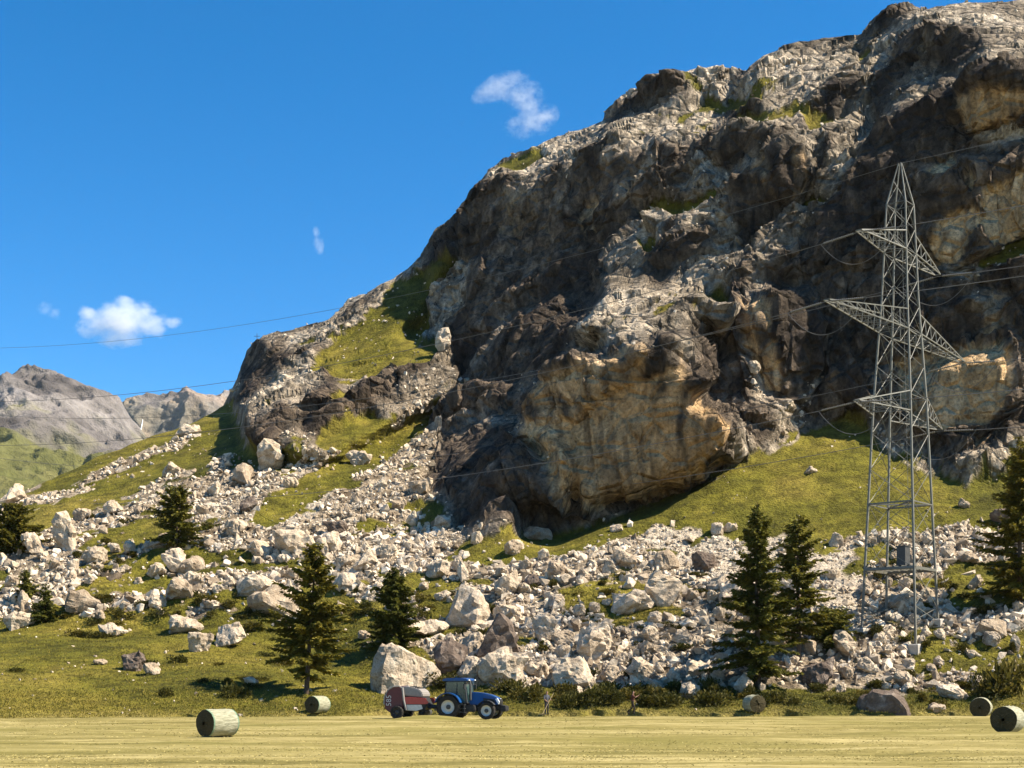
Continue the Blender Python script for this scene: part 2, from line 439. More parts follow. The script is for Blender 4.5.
SCREE = [
 [(-400, 640), (-50, 560), (20, 535), (60, 545), (140, 500), (240, 458), (330, 452), (400, 440), (446, 430), (420, 470), (460, 540), (560, 545), (620, 520), (700, 520), (790, 535), (860, 540), (925, 512), (1400, 520),
  (1400, 690), (470, 690), (420, 650), (330, 640), (250, 616), (0, 622), (-400, 640)],
 [(60, 498), (120, 468), (190, 438), (215, 440), (150, 466), (70, 505)], [(190, 455), (235, 432), (238, 440), (200, 462)],
]
PALE = [[(650, 520), (700, 520), (780, 540), (770, 590), (700, 580), (640, 540)], [(800, 545), (850, 545), (860, 640), (820, 630), (800, 590)], [(250, 520), (330, 475), (350, 470), (290, 530)]]
TAN = [
 ([(530, 400), (545, 388), (590, 372), (640, 356), (678, 356), (690, 400), (720, 425), (712, 455), (680, 478), (600, 502), (566, 488), (548, 462), (534, 440)], .50),
 ([(532, 428), (560, 432), (590, 424), (612, 396), (640, 378), (676, 368), (690, 405), (712, 440), (690, 474), (640, 488), (596, 500), (566, 490), (546, 464), (534, 446)], 1.0),
 ([(566, 480), (600, 455), (640, 470), (700, 470), (640, 492), (600, 504)], .35),
 ([(745, 312), (765, 306), (776, 360), (780, 396), (762, 396), (750, 350)], .75),
 ([(680, 440), (722, 425), (715, 470), (690, 478)], .6),
 ([(960, 100), (985, 96), (1030, 92), (1030, 112), (1008, 124), (984, 134), (968, 126)], 1.0),
 ([(985, 200), (1010, 186), (1060, 170), (1060, 240), (1030, 238), (990, 250), (982, 232)], .9),
 ([(950, 222), (975, 212), (985, 225), (962, 256), (940, 275), (935, 260)], .8), ([(962, 188), (972, 176), (980, 190), (974, 200)], .8), ([(935, 175), (958, 165), (962, 178), (940, 192)], .7),
 ([(900, 372), (935, 360), (1000, 350), (1000, 405), (985, 425), (930, 432), (905, 410)], .95), ([(960, 318), (1000, 310), (1012, 340), (970, 352)], .5),
 ([(972, 440), (1005, 436), (1010, 462), (975, 462)], .6), ([(585, 215), (606, 208), (604, 240), (588, 248)], .5), ([(500, 205), (560, 190), (560, 240), (510, 250)], .3),
 ([(745, 170), (775, 165), (800, 200), (780, 240), (750, 245)], .35), ([(790, 160), (808, 165), (806, 195), (795, 200)], .5),
]
def paint(polys, warp=7, sc=22, seed=3):
    a = fbm2(PXg / sc, PYg / sc, 3, seed) * warp; b = fbm2(PXg / sc + 30, PYg / sc, 3, seed + 4) * warp
    M = np.zeros_like(PXg)
    for p in polys:
        v = 1.0
        if isinstance(p, tuple): p, v = p
        M = np.maximum(M, inpoly(PXg + a, PYg + b, p) * v)
    return M
Mgrass, Mscree, Mpale, Mtan = paint(GRASS), paint(SCREE, 9, 26, 13), paint(PALE, 14, 30, 15), paint(TAN, 5, 16, 17)
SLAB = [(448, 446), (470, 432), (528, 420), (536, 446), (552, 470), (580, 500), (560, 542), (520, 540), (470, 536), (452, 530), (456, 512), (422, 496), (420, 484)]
Mslabshade = blur(paint([SLAB], 8, 20, 23), 1)  # dark slab rock, painted darker still in place of cast shadow
Mcliff = np.maximum(blur((TH > 66).astype(float), 1), Mslabshade)  # steep faces and slabs that take the shade-darkened rock colour
Mslope = blur(((TH < 45) & (PYg > 380)).astype(float), 2)      # talus and meadow, smoother than rock

# ------------------------------------------------------------------ fine mesh
NC, NR, NB = 1100, 500, 14
cx = np.concatenate([np.linspace(-310, -10, 90, endpoint=False), np.linspace(-10, 1040, NC - 180, endpoint=False), np.linspace(1040, 1335, 90)])
sky_y = np.interp(cx, SKYX, SKYY)
tt = np.linspace(0, 1, NR)
foot = np.interp(cx, [-310, 0, 240, 420, 700, 1024, 1335], [721, 720, 716.5, 714, 713, 712, 712]) + fbm2(cx / 26, cx * 0, 3, 77) * 5.0
PY = foot[None, :] + (sky_y[None, :] - foot[None, :]) * tt[:, None]
PX = np.broadcast_to(cx[None, :], PY.shape).copy()
brk = np.zeros_like(PXg); brk[:, 1:] += RID[:, 1:] != RID[:, :-1]; brk[1:] += RID[1:] != RID[:-1]
brk = np.clip(blur(np.minimum(brk, 1), 1) * 3, 0, 1)
rkw = np.clip(bilin(blur((TH > 44).astype(float), 2) * brk, (PX - GX0) / STEP, (PY - GY0) / STEP), 0, 1)
jx = fbm2(PX / 16, PY / 16, 2, 611) * 2.4 * rkw * np.clip(bilin(blur((TH > 72).astype(float), 1), (PX - GX0) / STEP, (PY - GY0) / STEP), 0, 1); jy = fbm2(PX / 16 + 40, PY / 16, 2, 617) * 2.4 * rkw * np.clip(bilin(blur((TH > 72).astype(float), 1), (PX - GX0) / STEP, (PY - GY0) / STEP), 0, 1)     # rock edges are ragged
Us = blur(U, 1)
u = bilin(Us, (PX + jx - GX0) / STEP, (PY + jy - GY0) / STEP)
Y = np.exp(u)
X = (PX - CX) / F * Y; Z = CAMZ + (HZ - PY) / F * Y
P = np.stack([X, Y, Z], -1)
# behind the crest the mountain carries on and sinks away out of sight
back = []
for k in range(1, NB + 1):
    q = P[-1].copy()
    dd = np.interp(k, [0, 4, NB], [0, 6, 160])
    q[:, 1] += dd; q[:, 0] += dd * (cx - CX) / F - dd * .15; q[:, 2] += -dd * 0.25 + dd * ((HZ - sky_y) / F) * 0.75
    back.append(q)
P = np.concatenate([P, np.array(back)], 0)
NRT = NR + NB
def samp(M):
    v = bilin(M, (PX - GX0) / STEP, (PY - GY0) / STEP)
    return np.concatenate([v, np.repeat(v[-1:], NB, 0)], 0).ravel()
def grid_normals(P):
    du = np.gradient(P, axis=1); dv = np.gradient(P, axis=0)
    n = np.cross(du, dv)
    n /= np.linalg.norm(n, axis=-1, keepdims=True) + 1e-9
    return n
Ncoarse = grid_normals(P)
for c in range(3): Ncoarse[..., c] = blur(blur(blur(Ncoarse[..., c], 9), 9), 6)
Ncoarse /= np.linalg.norm(Ncoarse, axis=-1, keepdims=True) + 1e-9
Q = P.reshape(-1, 3); Nf = Ncoarse.reshape(-1, 3)
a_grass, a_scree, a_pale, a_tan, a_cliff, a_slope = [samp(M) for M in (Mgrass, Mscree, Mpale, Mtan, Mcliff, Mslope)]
rock = np.clip(1 - a_slope, 0, 1)
# bedding planes dip to the west: coordinates along and across the strata
sA = (Q[:, 0] * .80 - Q[:, 1] * .25 + Q[:, 2] * .52); sB = (Q[:, 1]); sC = (-Q[:, 0] * .50 + Q[:, 1] * .2 + Q[:, 2] * .84)
S = np.stack([sA, sB, sC], -1)
warp = np.stack([fbm(Q / 14, 2, 71), fbm(Q / 14, 2, 72), fbm(Q / 14, 2, 73)], -1)
S = S + warp * 3.5
DMUL = 1.0
b1 = crags(S / np.array([15.0, 8.0, 3.8]), 101, .9, .9)          # long ledges along the bedding
b2 = crags(S / np.array([5.0, 3.4, 1.6]) + warp * .2, 202, 1.0, 1.0)
b3 = crags(Q / np.array([1.5, 1.4, 1.0]), 303, 1.1, 1.0)
w1 = crags((Q + warp * 2) / np.array([7.0, 7.0, 17.0]), 404, 1.0, .9)    # pillars and plates of the walls
w2 = crags((Q + warp) / np.array([2.4, 2.4, 6.5]), 505, 1.1, .9)
f1 = fbm(S / np.array([22., 16., 9.]), 4, 41, .55)
f2 = fbm(Q / 2.2, 4, 61, .6)
crk = fbm(Q / np.array([4., 4., 16.]), 3, 65, .6, True)                    # vertical joints
bed = sC / 4.2 + f1 * 1.1
def saw(v, r=.18):
    v = v - np.floor(v); return np.where(v < 1 - r, v / (1 - r), (1 - v) / r)
bench = saw(bed) * .8 + saw(sC / 10.5 + f1 * .7 + .3, .12) * 1.7          # stepped strata
far = np.clip(Q[:, 1] / 170.0, .8, 1.8)
lit = 1 - a_cliff
graze = np.clip(-(Nf * (Q - np.array([0, 0, CAMZ])) / np.linalg.norm(Q - np.array([0, 0, CAMZ]), axis=1, keepdims=True)).sum(1), 0, 1)
if np.median(graze) < .05: graze = np.clip((Nf * (Q - np.array([0, 0, CAMZ])) / np.linalg.norm(Q - np.array([0, 0, CAMZ]), axis=1, keepdims=True)).sum(1), 0, 1)
graze = np.clip(graze * 2.2, .35, 1)
sp = np.linalg.norm(np.gradient(P, axis=0), axis=-1).ravel() + 1e-6          # how far apart neighbouring points are: no detail finer than that
b1 = b1 * np.clip(2.2 / sp, 0, 1); b2 = b2 * np.clip(.5 / sp, 0, 1); b3 = b3 * np.clip(.28 / sp, 0, 1); f2 = f2 * np.clip(.5 / sp, 0, 1); w2 = w2 * np.clip(1.0 / sp, 0, 1); bench = bench * np.clip(.6 / sp, 0, 1)
gm = blur(a_grass.reshape(NRT, NC), 3).ravel()
d = rock * graze * (1 - .8 * np.clip(gm * 1.3, 0, 1)) * (1 - .8 * a_tan) * (f1 * .45 + lit * (b1 * 1.15 + b2 * 1.05 * far + b3 * .50 * far + bench * .75)
    + a_cliff * (w1 * 1.35 + w2 * .70 * far + b2 * .30 + b3 * .16 + bench * .75) + f2 * .10)
d += rock * a_tan * (f1 * .6 + w2 * .22 + f2 * .10 + w1 * .35)
gl = fbm(Q / np.array([9., 14., 9.]), 4, 81)
d += (1 - rock) * (gl * .9 * np.clip((Q[:, 2] + 1) / 8, .15, 1) + f2 * .08)
sc_m = (1 - rock) * a_scree * (1 - .8 * a_grass)
d += sc_m * (b3 * .15 + f2 * .3) * np.clip((Q[:, 1] - 100) / 12, 0, 1)
d *= DMUL
ramp = np.ones((NRT, NC)); ramp[:30] = np.linspace(0, 1, 30)[:, None]      # meets the field
ramp = ramp.ravel()
Q2 = Q + Nf * (d * ramp)[:, None]
Q2[:, 2] = np.where(np.arange(len(Q2)) < NC, -0.25, Q2[:, 2])
idx = np.arange(NRT * NC).reshape(NRT, NC)
quads = np.stack([idx[:-1, :-1], idx[:-1, 1:], idx[1:, 1:], idx[1:, :-1]], -1).reshape(-1, 4)
tris = np.concatenate([quads[:, [0, 1, 2]], quads[:, [0, 2, 3]]])
mount_me = np_mesh("mountain", Q2, quads)

# colour per point: rock crust, painted wall shade, seepage streaks, ochre fresh rock, scree, turf
def lerp(a, b, f): return a + (b - a) * np.clip(f, 0, 1)[:, None]
def cramp(f, stops):
    xs = [p for p, _ in stops]
    return np.stack([np.interp(f, xs, [c[k] for _, c in stops]) for k in range(3)], -1)
n1 = fbm(Q / 9.0, 5, 501, .6); n2 = fbm(Q / 1.3, 4, 511, .65); n0 = fbm(Q / 30., 3, 521); n3v = fbm(Q / .55, 2, 525)
st = fbm(Q / np.array([1.9, 1.9, 26.]), 4, 531, .6); st2 = fbm(Q / np.array([.8, .8, 12.]), 3, 541, .6)
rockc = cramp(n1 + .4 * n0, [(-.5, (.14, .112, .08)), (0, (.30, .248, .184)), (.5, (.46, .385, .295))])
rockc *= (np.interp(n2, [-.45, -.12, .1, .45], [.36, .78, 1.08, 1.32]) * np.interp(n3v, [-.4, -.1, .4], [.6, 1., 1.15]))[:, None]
cliff_shadec = cramp(n1, [(-.5, (.038, .028, .020)), (0, (.074, .055, .039)), (.5, (.150, .114, .082))]) * (np.interp(n2, [-.4, .4], [.55, 1.4]) * np.interp(st2, [-.4, .4], [.55, 1.5]))[:, None]  # brown weathered wall rock, its colour lowered further to deepen the shade
rockc = lerp(rockc, cliff_shadec, a_cliff)
tanc = cramp(n1 + .6 * n2, [(-.6, (.32, .20, .095)), (0, (.50, .335, .175)), (.6, (.64, .47, .28))])
tm = np.clip((a_tan + (n1 * .5 + st * .9) * (a_tan > .02) - .34) * 2.6, 0, 1)
rockc = lerp(rockc, tanc, tm * np.clip(a_tan * 1.6, 0, 1))
sk = np.clip((st - .07) * 9, 0, 1) * np.clip(st2 * 3 + .7, .1, 1) * np.maximum(a_cliff, a_tan)
rockc = lerp(rockc, np.array([.038, .030, .026])[None, :], sk * (.8 - .3 * np.clip(a_tan, 0, 1)))
gm = blur(a_grass.reshape(NRT, NC), 4).ravel()
a_scree = np.maximum(a_scree, np.clip(a_slope - 1.3 * gm, 0, 1))
scr = cramp(n2, [(-.5, (.085, .062, .038)), (-.1, (.20, .155, .105)), (.4, (.40, .325, .235))])
scr = lerp(scr, np.array([.56, .48, .375])[None, :], a_pale * .6)
colr = lerp(rockc, scr, np.clip(a_scree * 1.2, 0, 1) * (1 - rock))
jit = fbm(Q / 3.4, 4, 91, .62)
g1 = fbm(Q / 14.0, 4, 551, .6); g2 = fbm(Q / np.array([1.2, .8, .8]), 3, 561, .65)
turf = cramp(g1 + .5 * jit, [(-.6, (.058, .057, .007)), (0, (.115, .102, .012)), (.6, (.190, .150, .026))]) * np.interp(g2, [-.5, .5], [.55, 1.4])[:, None]
gm = blur(a_grass.reshape(NRT, NC), 4).ravel()
patch = fbm(Q / np.array([7.0, 5.0, 5.0]), 4, 571, .6)
gm2 = gm + jit * .55 * (gm > .02) + np.where(a_scree > .3, np.clip(patch - .03, 0, 1) * 2.8, 0) * (1 - rock) + np.where(rock * (Nf[:, 2] > .62) > .5, np.clip(jit + n0 * .5 - .15, 0, 1) * 1.5, 0) * lit
gmask = np.clip((gm2 - .42) * 7, 0, 1)
colr = lerp(colr, turf, gmask)
edge = np.concatenate([np.clip((PY - (foot[None, :] - 9)) / 9, 0, 1), np.zeros((NB, NC))], 0).ravel()      # dry, half mown strip along the field
colr = lerp(colr, np.array([[.24, .19, .055]]), edge * np.clip(.75 + jit * 1.2, 0, 1))
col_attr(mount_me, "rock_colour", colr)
ra = mount_me.attributes.new("rockiness", 'FLOAT', 'POINT'); ra.data.foreach_set('value', np.ascontiguousarray(rock * (1 - gmask), dtype=np.float32))
GRIDQ = Q2.reshape(NRT, NC, 3)
GRIDN = grid_normals(GRIDQ)
def gidx(px, py):
    """grid row / column of the mountainside seen at a picture position"""
    c = int(np.clip(np.searchsorted(cx, px), 0, NC - 1))
    r = (foot[c] - py) / (foot[c] - sky_y[c]) * (NR - 1)
    return int(np.clip(round(r), 0, NR - 1)), c
# ------------------------------------------------------------------ materials
MATS = {}
class NT:
    def __init__(s, name):
        m = bpy.data.materials.new(name); m.use_nodes = True
        s.m = m; s.t = m.node_tree; s.t.nodes.clear()
        s.out = s.n('ShaderNodeOutputMaterial'); s.b = s.n('ShaderNodeBsdfPrincipled')
        s.l(s.b.outputs[0], s.out.inputs[0])
        s.b.inputs['Roughness'].default_value = .9
        s.b.inputs['Specular IOR Level'].default_value = .2
        MATS[name] = m
    def n(s, k, **kw):
        x = s.t.nodes.new(k)
        for a, v in kw.items(): setattr(x, a, v)
        return x
    def l(s, a, b): s.t.links.new(a, b)
    def co(s, scale=(1, 1, 1), obj=False):
        g = s.n('ShaderNodeTexCoord') if obj else s.n('ShaderNodeNewGeometry')
        mp = s.n('ShaderNodeMapping'); mp.inputs['Scale'].default_value = scale
        s.l(g.outputs['Object' if obj else 'Position'], mp.inputs[0])
        return mp.outputs[0]
    def noise(s, co, scale, detail=5, rough=.6, dist=0):
        x = s.n('ShaderNodeTexNoise'); x.inputs['Scale'].default_value = scale; x.inputs['Detail'].default_value = detail
        x.inputs['Roughness'].default_value = rough; x.inputs['Distortion'].default_value = dist
        s.l(co, x.inputs['Vector']); return x.outputs['Fac']
    def vor(s, co, scale, feat='F1', out='Distance'):
        x = s.n('ShaderNodeTexVoronoi'); x.feature = feat; x.inputs['Scale'].default_value = scale
        s.l(co, x.inputs['Vector']); return x.outputs[out]
    def ramp(s, f, stops):
        x = s.n('ShaderNodeValToRGB'); e = x.color_ramp.elements
        while len(e) < len(stops): e.new(.5)
        for i, (p, c) in enumerate(stops):
            e[i].position = p; e[i].color = (*c, 1) if not isinstance(c, (int, float)) else (c, c, c, 1)
        s.l(f, x.inputs[0]); return x.outputs[0]
    def mix(s, f, a, b, mode='MIX'):
        x = s.n('ShaderNodeMix'); x.data_type = 'RGBA'; x.blend_type = mode
        for v, i in ((f, 0), (a, 6), (b, 7)):
            if isinstance(v, (int, float)): x.inputs[i].default_value = v
            elif isinstance(v, tuple): x.inputs[i].default_value = (*v, 1)
            else: s.l(v, x.inputs[i])
        return x.outputs[2]
    def math(s, op, a, b=0.0, clamp=False):
        x = s.n('ShaderNodeMath', operation=op); x.use_clamp = clamp
        for v, i in ((a, 0), (b, 1)):
            if isinstance(v, (int, float)): x.inputs[i].default_value = v
            else: s.l(v, x.inputs[i])
        return x.outputs[0]
    def bump(s, h, strength=.5, dist=.1):
        x = s.n('ShaderNodeBump'); x.inputs['Strength'].default_value = strength; x.inputs['Distance'].default_value = dist
        s.l(h, x.inputs['Height']); s.l(x.outputs[0], s.b.inputs['Normal'])
    def base(s, c):
        if isinstance(c, tuple): s.b.inputs['Base Color'].default_value = (*c, 1)
        else: s.l(c, s.b.inputs['Base Color'])
    def attr(s, name):
        a = s.n('ShaderNodeAttribute', attribute_name=name)
        sp = s.n('ShaderNodeSeparateColor'); s.l(a.outputs['Color'], sp.inputs[0]); return sp.outputs

def simple(name, c, rough=.6, metal=0., spec=.4, var=.12, scale=6):
    t = NT(name)
    co = t.co((1, 1, 1), True)
    f = t.noise(co, scale, 4)
    t.base(t.ramp(f, [(.3, tuple(x * (1 - var) for x in c)), (.7, tuple(min(1, x * (1 + var)) for x in c))]))
    t.b.inputs['Roughness'].default_value = rough; t.b.inputs['Metallic'].default_value = metal; t.b.inputs['Specular IOR Level'].default_value = spec
    return t.m

def grass_col(t, co):
    g1 = t.noise(co, .12, 5, .65); g2 = t.noise(co, 1.6, 4, .7)
    a = t.ramp(g1, [(.30, (.115, .120, .016)), (.5, (.175, .165, .024)), (.72, (.26, .215, .050))])
    return t.mix(.55, a, t.ramp(g2, [(.3, (.45, .45, .45)), (.7, (1.35, 1.3, 1.2))]), 'MULTIPLY')

# mountainside
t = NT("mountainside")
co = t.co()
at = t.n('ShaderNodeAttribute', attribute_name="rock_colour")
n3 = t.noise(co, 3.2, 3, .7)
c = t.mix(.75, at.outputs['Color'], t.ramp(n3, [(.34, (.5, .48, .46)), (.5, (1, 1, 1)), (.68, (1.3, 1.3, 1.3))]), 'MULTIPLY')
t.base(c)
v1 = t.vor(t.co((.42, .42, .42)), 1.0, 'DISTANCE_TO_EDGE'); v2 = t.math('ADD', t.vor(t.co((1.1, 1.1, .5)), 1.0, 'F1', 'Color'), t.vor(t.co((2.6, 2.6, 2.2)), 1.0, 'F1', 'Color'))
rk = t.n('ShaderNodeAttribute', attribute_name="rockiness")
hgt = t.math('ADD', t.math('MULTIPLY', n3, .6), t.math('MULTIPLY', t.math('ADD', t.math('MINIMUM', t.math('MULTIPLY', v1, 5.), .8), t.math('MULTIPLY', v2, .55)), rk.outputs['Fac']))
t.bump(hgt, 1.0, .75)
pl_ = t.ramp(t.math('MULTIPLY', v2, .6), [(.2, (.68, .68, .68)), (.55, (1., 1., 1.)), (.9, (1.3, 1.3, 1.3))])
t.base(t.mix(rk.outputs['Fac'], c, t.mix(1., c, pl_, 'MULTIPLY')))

t.b.inputs['Specular IOR Level'].default_value = .12

# mown hay field
t = NT("hay_field")
co = t.co((.10, 1, 1)); c2 = t.co()
h1 = t.noise(co, .55, 6, .68); h2 = t.noise(t.co((.35, 1.0, 1)), 3.2, 4, .75); h3 = t.noise(c2, .05, 4, .6)
c = t.ramp(h1, [(.32, (.108, .094, .026)), (.47, (.213, .175, .058)), (.62, (.345, .284, .122))])
c = t.mix(.6, c, t.ramp(h2, [(.3, (.55, .54, .45)), (.7, (1.3, 1.3, 1.3))]), 'MULTIPLY')
c = t.mix(t.ramp(h3, [(.46, 0.), (.66, .6)]), c, (.160, .142, .036))
t.base(c); t.bump(h2, 1.0, .10); t.b.inputs['Specular IOR Level'].default_value = .1

t = NT("boulder_limestone")
oi = t.n('ShaderNodeObjectInfo')
co = t.co()
n2 = t.noise(co, 1.1, 6, .65); n3 = t.noise(co, 6, 4, .7)
a = t.ramp(n2, [(.30, (.27, .21, .148)), (.5, (.47, .385, .285)), (.7, (.62, .53, .41))])
a = t.mix(.75, a, t.ramp(n3, [(.34, (.5, .47, .44)), (.5, (1, 1, 1)), (.7, (1.18, 1.18, 1.18))]), 'MULTIPLY')
a = t.mix(1.0, a, t.ramp(oi.outputs['Random'], [(0, (.72, .68, .64)), (.5, (1, .98, .95)), (1, (1.12, 1.1, 1.08))]), 'MULTIPLY')
t.base(a); t.bump(t.math('ADD', n2, t.math('MULTIPLY', n3, .5)), .9, .3); t.b.inputs['Specular IOR Level'].default_value = .12

t = NT("boulder_brown")
co = t.co()
n2 = t.noise(co, 1.1, 6, .65); n3 = t.noise(co, 6, 4, .7)
a = t.ramp(n2, [(.30, (.085, .062, .048)), (.55, (.16, .122, .095)), (.75, (.34, .29, .24))])
a = t.mix(.6, a, t.ramp(n3, [(.34, (.6, .57, .54)), (.66, (1.2, 1.2, 1.2))]), 'MULTIPLY')
t.base(a); t.bump(t.math('ADD', n2, t.math('MULTIPLY', n3, .5)), .9, .3); t.b.inputs['Specular IOR Level'].default_value = .12

t = NT("scree_rock")
g = t.n('ShaderNodeNewGeometry')
co = t.co(); n2 = t.noise(co, 3, 4, .65)
a = t.ramp(g.outputs['Random Per Island'], [(0, (.18, .135, .092)), (.3, (.45, .365, .265)), (.7, (.60, .505, .385)), (1, (.72, .62, .49))])
a = t.mix(.7, a, t.ramp(n2, [(.34, (.5, .47, .44)), (.66, (1.15, 1.15, 1.15))]), 'MULTIPLY')
t.base(a); t.bump(n2, .6, .15); t.b.inputs['Specular IOR Level'].default_value = .12

# ------------------------------------------------------------------ the big surfaces
mountain = tag(link("mountain", mount_me, MATS["mountainside"]), kind='structure')

def field_sheet():
    xs = np.concatenate([[-1800, -800, -300], np.linspace(-140, 140, 300), [300, 800, 1800]])
    ys = np.concatenate([[-400, -100, 0, 20], np.linspace(34, 114, 260), [130, 200, 500, 2000]])
    XX, YY = np.meshgrid(xs, ys)
    n = fbm2(XX / 9 + 3, YY / 5, 3, 7)
    sw = np.sin(YY * 1.15 + fbm2(XX / 30, YY / 12, 2, 8) * 2.2)         # raked swaths
    ZZ = (n * .12 + sw * .05 + fbm2(XX / 1.2, YY / .7, 2, 12) * .05) * ((np.abs(XX) < 200) & (YY < 120) & (YY > 20))
    ZZ = ZZ + .40 * np.exp(-((XX + 5.3) / 2.5) ** 2 - ((YY - 92.6) / 1.3) ** 2) + .22 * np.exp(-((XX - 9) / 6.) ** 2 - ((YY - 97) / 1.2) ** 2) * np.clip(n + .6, 0, 1)
    ZZ = np.where(YY > 116, -.8, ZZ); ZZ = np.where((YY > 112) & (YY <= 116), -.3, ZZ)
    V = np.stack([XX, YY, ZZ], -1).reshape(-1, 3)
    h, w = XX.shape
    i = np.arange(h * w).reshape(h, w)
    q = np.stack([i[:-1, :-1], i[:-1, 1:], i[1:, 1:], i[1:, :-1]], -1).reshape(-1, 4)
    return np_mesh("field", V, q, True)
tag(link("field", field_sheet(), MATS["hay_field"]), kind='structure')
# ------------------------------------------------------------------ far mountains up the valley
def far_ridge(sky, x0, x1, ybot, ynear, yfar, seed, amp, cols=260, rows=150):
    sx = np.array([p[0] for p in sky], float); sy = np.array([p[1] for p in sky], float)
    xs = np.linspace(x0, x1, cols)
    t = np.linspace(0, 1, rows)[:, None]
    top = np.interp(xs, sx, sy)[None, :]
    Yd = ynear + (yfar - ynear) * t ** .9 + 0 * top
    py = ybot + (top - ybot) * t
    V = np.stack([(xs[None, :] - CX) / F * Yd, Yd, CAMZ + (HZ - py) / F * Yd], -1)
    q = V[-1].copy(); bk = []
    for k in (60, 200, 500):
        r = q.copy(); r[:, 1] += k; r[:, 2] -= k * .5; bk.append(r)
    V = np.concatenate([V, np.array(bk)], 0)
    n = V.reshape(-1, 3)
    g = np.array([190., 260., 420.])
    gl = fbm(n / g + seed, 5, seed, .55, True)
    dd = gl * amp + fbm(n / 45 + seed, 4, seed + 3, .6) * amp * .30
    tt_ = np.concatenate([np.repeat(t, cols, 1), np.ones((3, cols))], 0).ravel()
    dd *= np.clip(tt_ * 4, .1, 1)
    out = n.copy()
    out[:, 2] += dd * .55; out[:, 1] -= dd * .8; out[:, 0] += fbm(n / 90 + 9, 3, seed + 5) * amp * .5
    h, w = rows + 3, cols
    i = np.arange(h * w).reshape(h, w)
    qd = np.stack([i[:-1, :-1], i[:-1, 1:], i[1:, 1:], i[1:, :-1]], -1).reshape(-1, 4)
    return out, qd, tt_, np.concatenate([py, np.repeat(py[-1:], 3, 0)], 0).ravel(), np.concatenate([np.repeat(xs[None], h, 0)], 0).ravel()

t = NT("distant_mountain"); co = t.co()
at = t.n('ShaderNodeAttribute', attribute_name="rock_colour")
n3 = t.noise(co, .05, 5, .7)
t.base(t.mix(.7, at.outputs['Color'], t.ramp(n3, [(.34, (.6, .6, .6)), (.66, (1.3, 1.3, 1.3))]), 'MULTIPLY'))
t.bump(n3, .8, 14.); t.b.inputs['Specular IOR Level'].default_value = .05

for k, (sky, a, b, yb, yn, yf, sd_, amp, gline) in enumerate([
    ([(-200, 400), (-80, 385), (0, 374), (18, 371), (40, 377), (60, 384), (73, 391), (90, 399), (107, 405), (116, 408), (125, 411), (133, 424), (142, 442), (160, 462), (200, 500), (300, 520)], -220, 300, 530, 1500, 2500, 11, 60, 430),
    ([(60, 470), (100, 420), (134, 409), (150, 402), (172, 393), (190, 389), (200, 390), (215, 389), (232, 392), (260, 396), (400, 420)], 80, 420, 520, 2700, 3300, 23, 60, 380)]):
    V, qd, tv, pyv, pxv = far_ridge(sky, a, b, yb, yn, yf, sd_, amp)
    me = np_mesh("mountain", V, qd, True)
    m1 = fbm(V / 160, 5, 700 + k, .6); m2 = fbm(V / np.array([70., 70., 220.]), 4, 710 + k, .6)
    rk = cramp(m1, [(-.4, (.085, .074, .070)), (0, (.145, .128, .118)), (.4, (.22, .198, .183))]) * np.interp(m2, [-.5, .5], [.7, 1.25])[:, None]
    if k == 1:
        rk = lerp(rk * 1.3, np.array([[.33, .24, .19]]), np.clip(m2 * 2, 0, .8))
        band = np.exp(-((pyv - 425 - m1 * 12) / 16) ** 2)
        rk = lerp(rk, np.array([[.13, .12, .12]]), band * .7)
    gr = cramp(m2, [(-.4, (.085, .088, .022)), (.4, (.14, .13, .042))])
    gmk = np.clip((pyv - gline - 9 - (pxv - 40) * .10 + m1 * 55 + m2 * 18) / 26, 0, 1) * (.95 if k == 0 else .3)
    col_attr(me, "rock_colour", lerp(rk, gr, gmk))
    tag(link("mountain", me, MATS["distant_mountain"]), kind='structure')

# ------------------------------------------------------------------ stones
RNG = random.Random(7)
def hull_rock(seed, n=26, box=(1, .8, .7), chip=.55):
    """an angular broken block: hull of points on a squarish solid, planes knocked off"""
    r = random.Random(seed)
    bm = bmesh.new()
    for i in range(n):
        v = Vector((r.gauss(0, 1), r.gauss(0, 1), r.gauss(0, 1))).normalized()
        m = max(abs(v.x), abs(v.y), abs(v.z))
        v = v * (chip + (1 - chip) / m) * r.uniform(.82, 1.08)
        bm.verts.new((v.x * box[0] * .5, v.y * box[1] * .5, v.z * box[2] * .5))
    bmesh.ops.convex_hull(bm, input=bm.verts[:], use_existing_faces=False)
    for v in [v for v in bm.verts if not v.link_faces]: bm.verts.remove(v)
    bmesh.ops.triangulate(bm, faces=bm.faces[:])
    bm.normal_update()
    V = np.array([v.co[:] for v in bm.verts]); bm.verts.index_update()
    T = np.array([[v.index for v in f.verts] for f in bm.faces])
    bm.free()
    return V, T

PROT = [hull_rock(1000 + i, RNG.choice((9, 10, 12, 14)), (1, RNG.uniform(.55, .95), RNG.uniform(.4, .85)), RNG.uniform(.25, .5)) for i in range(30)]
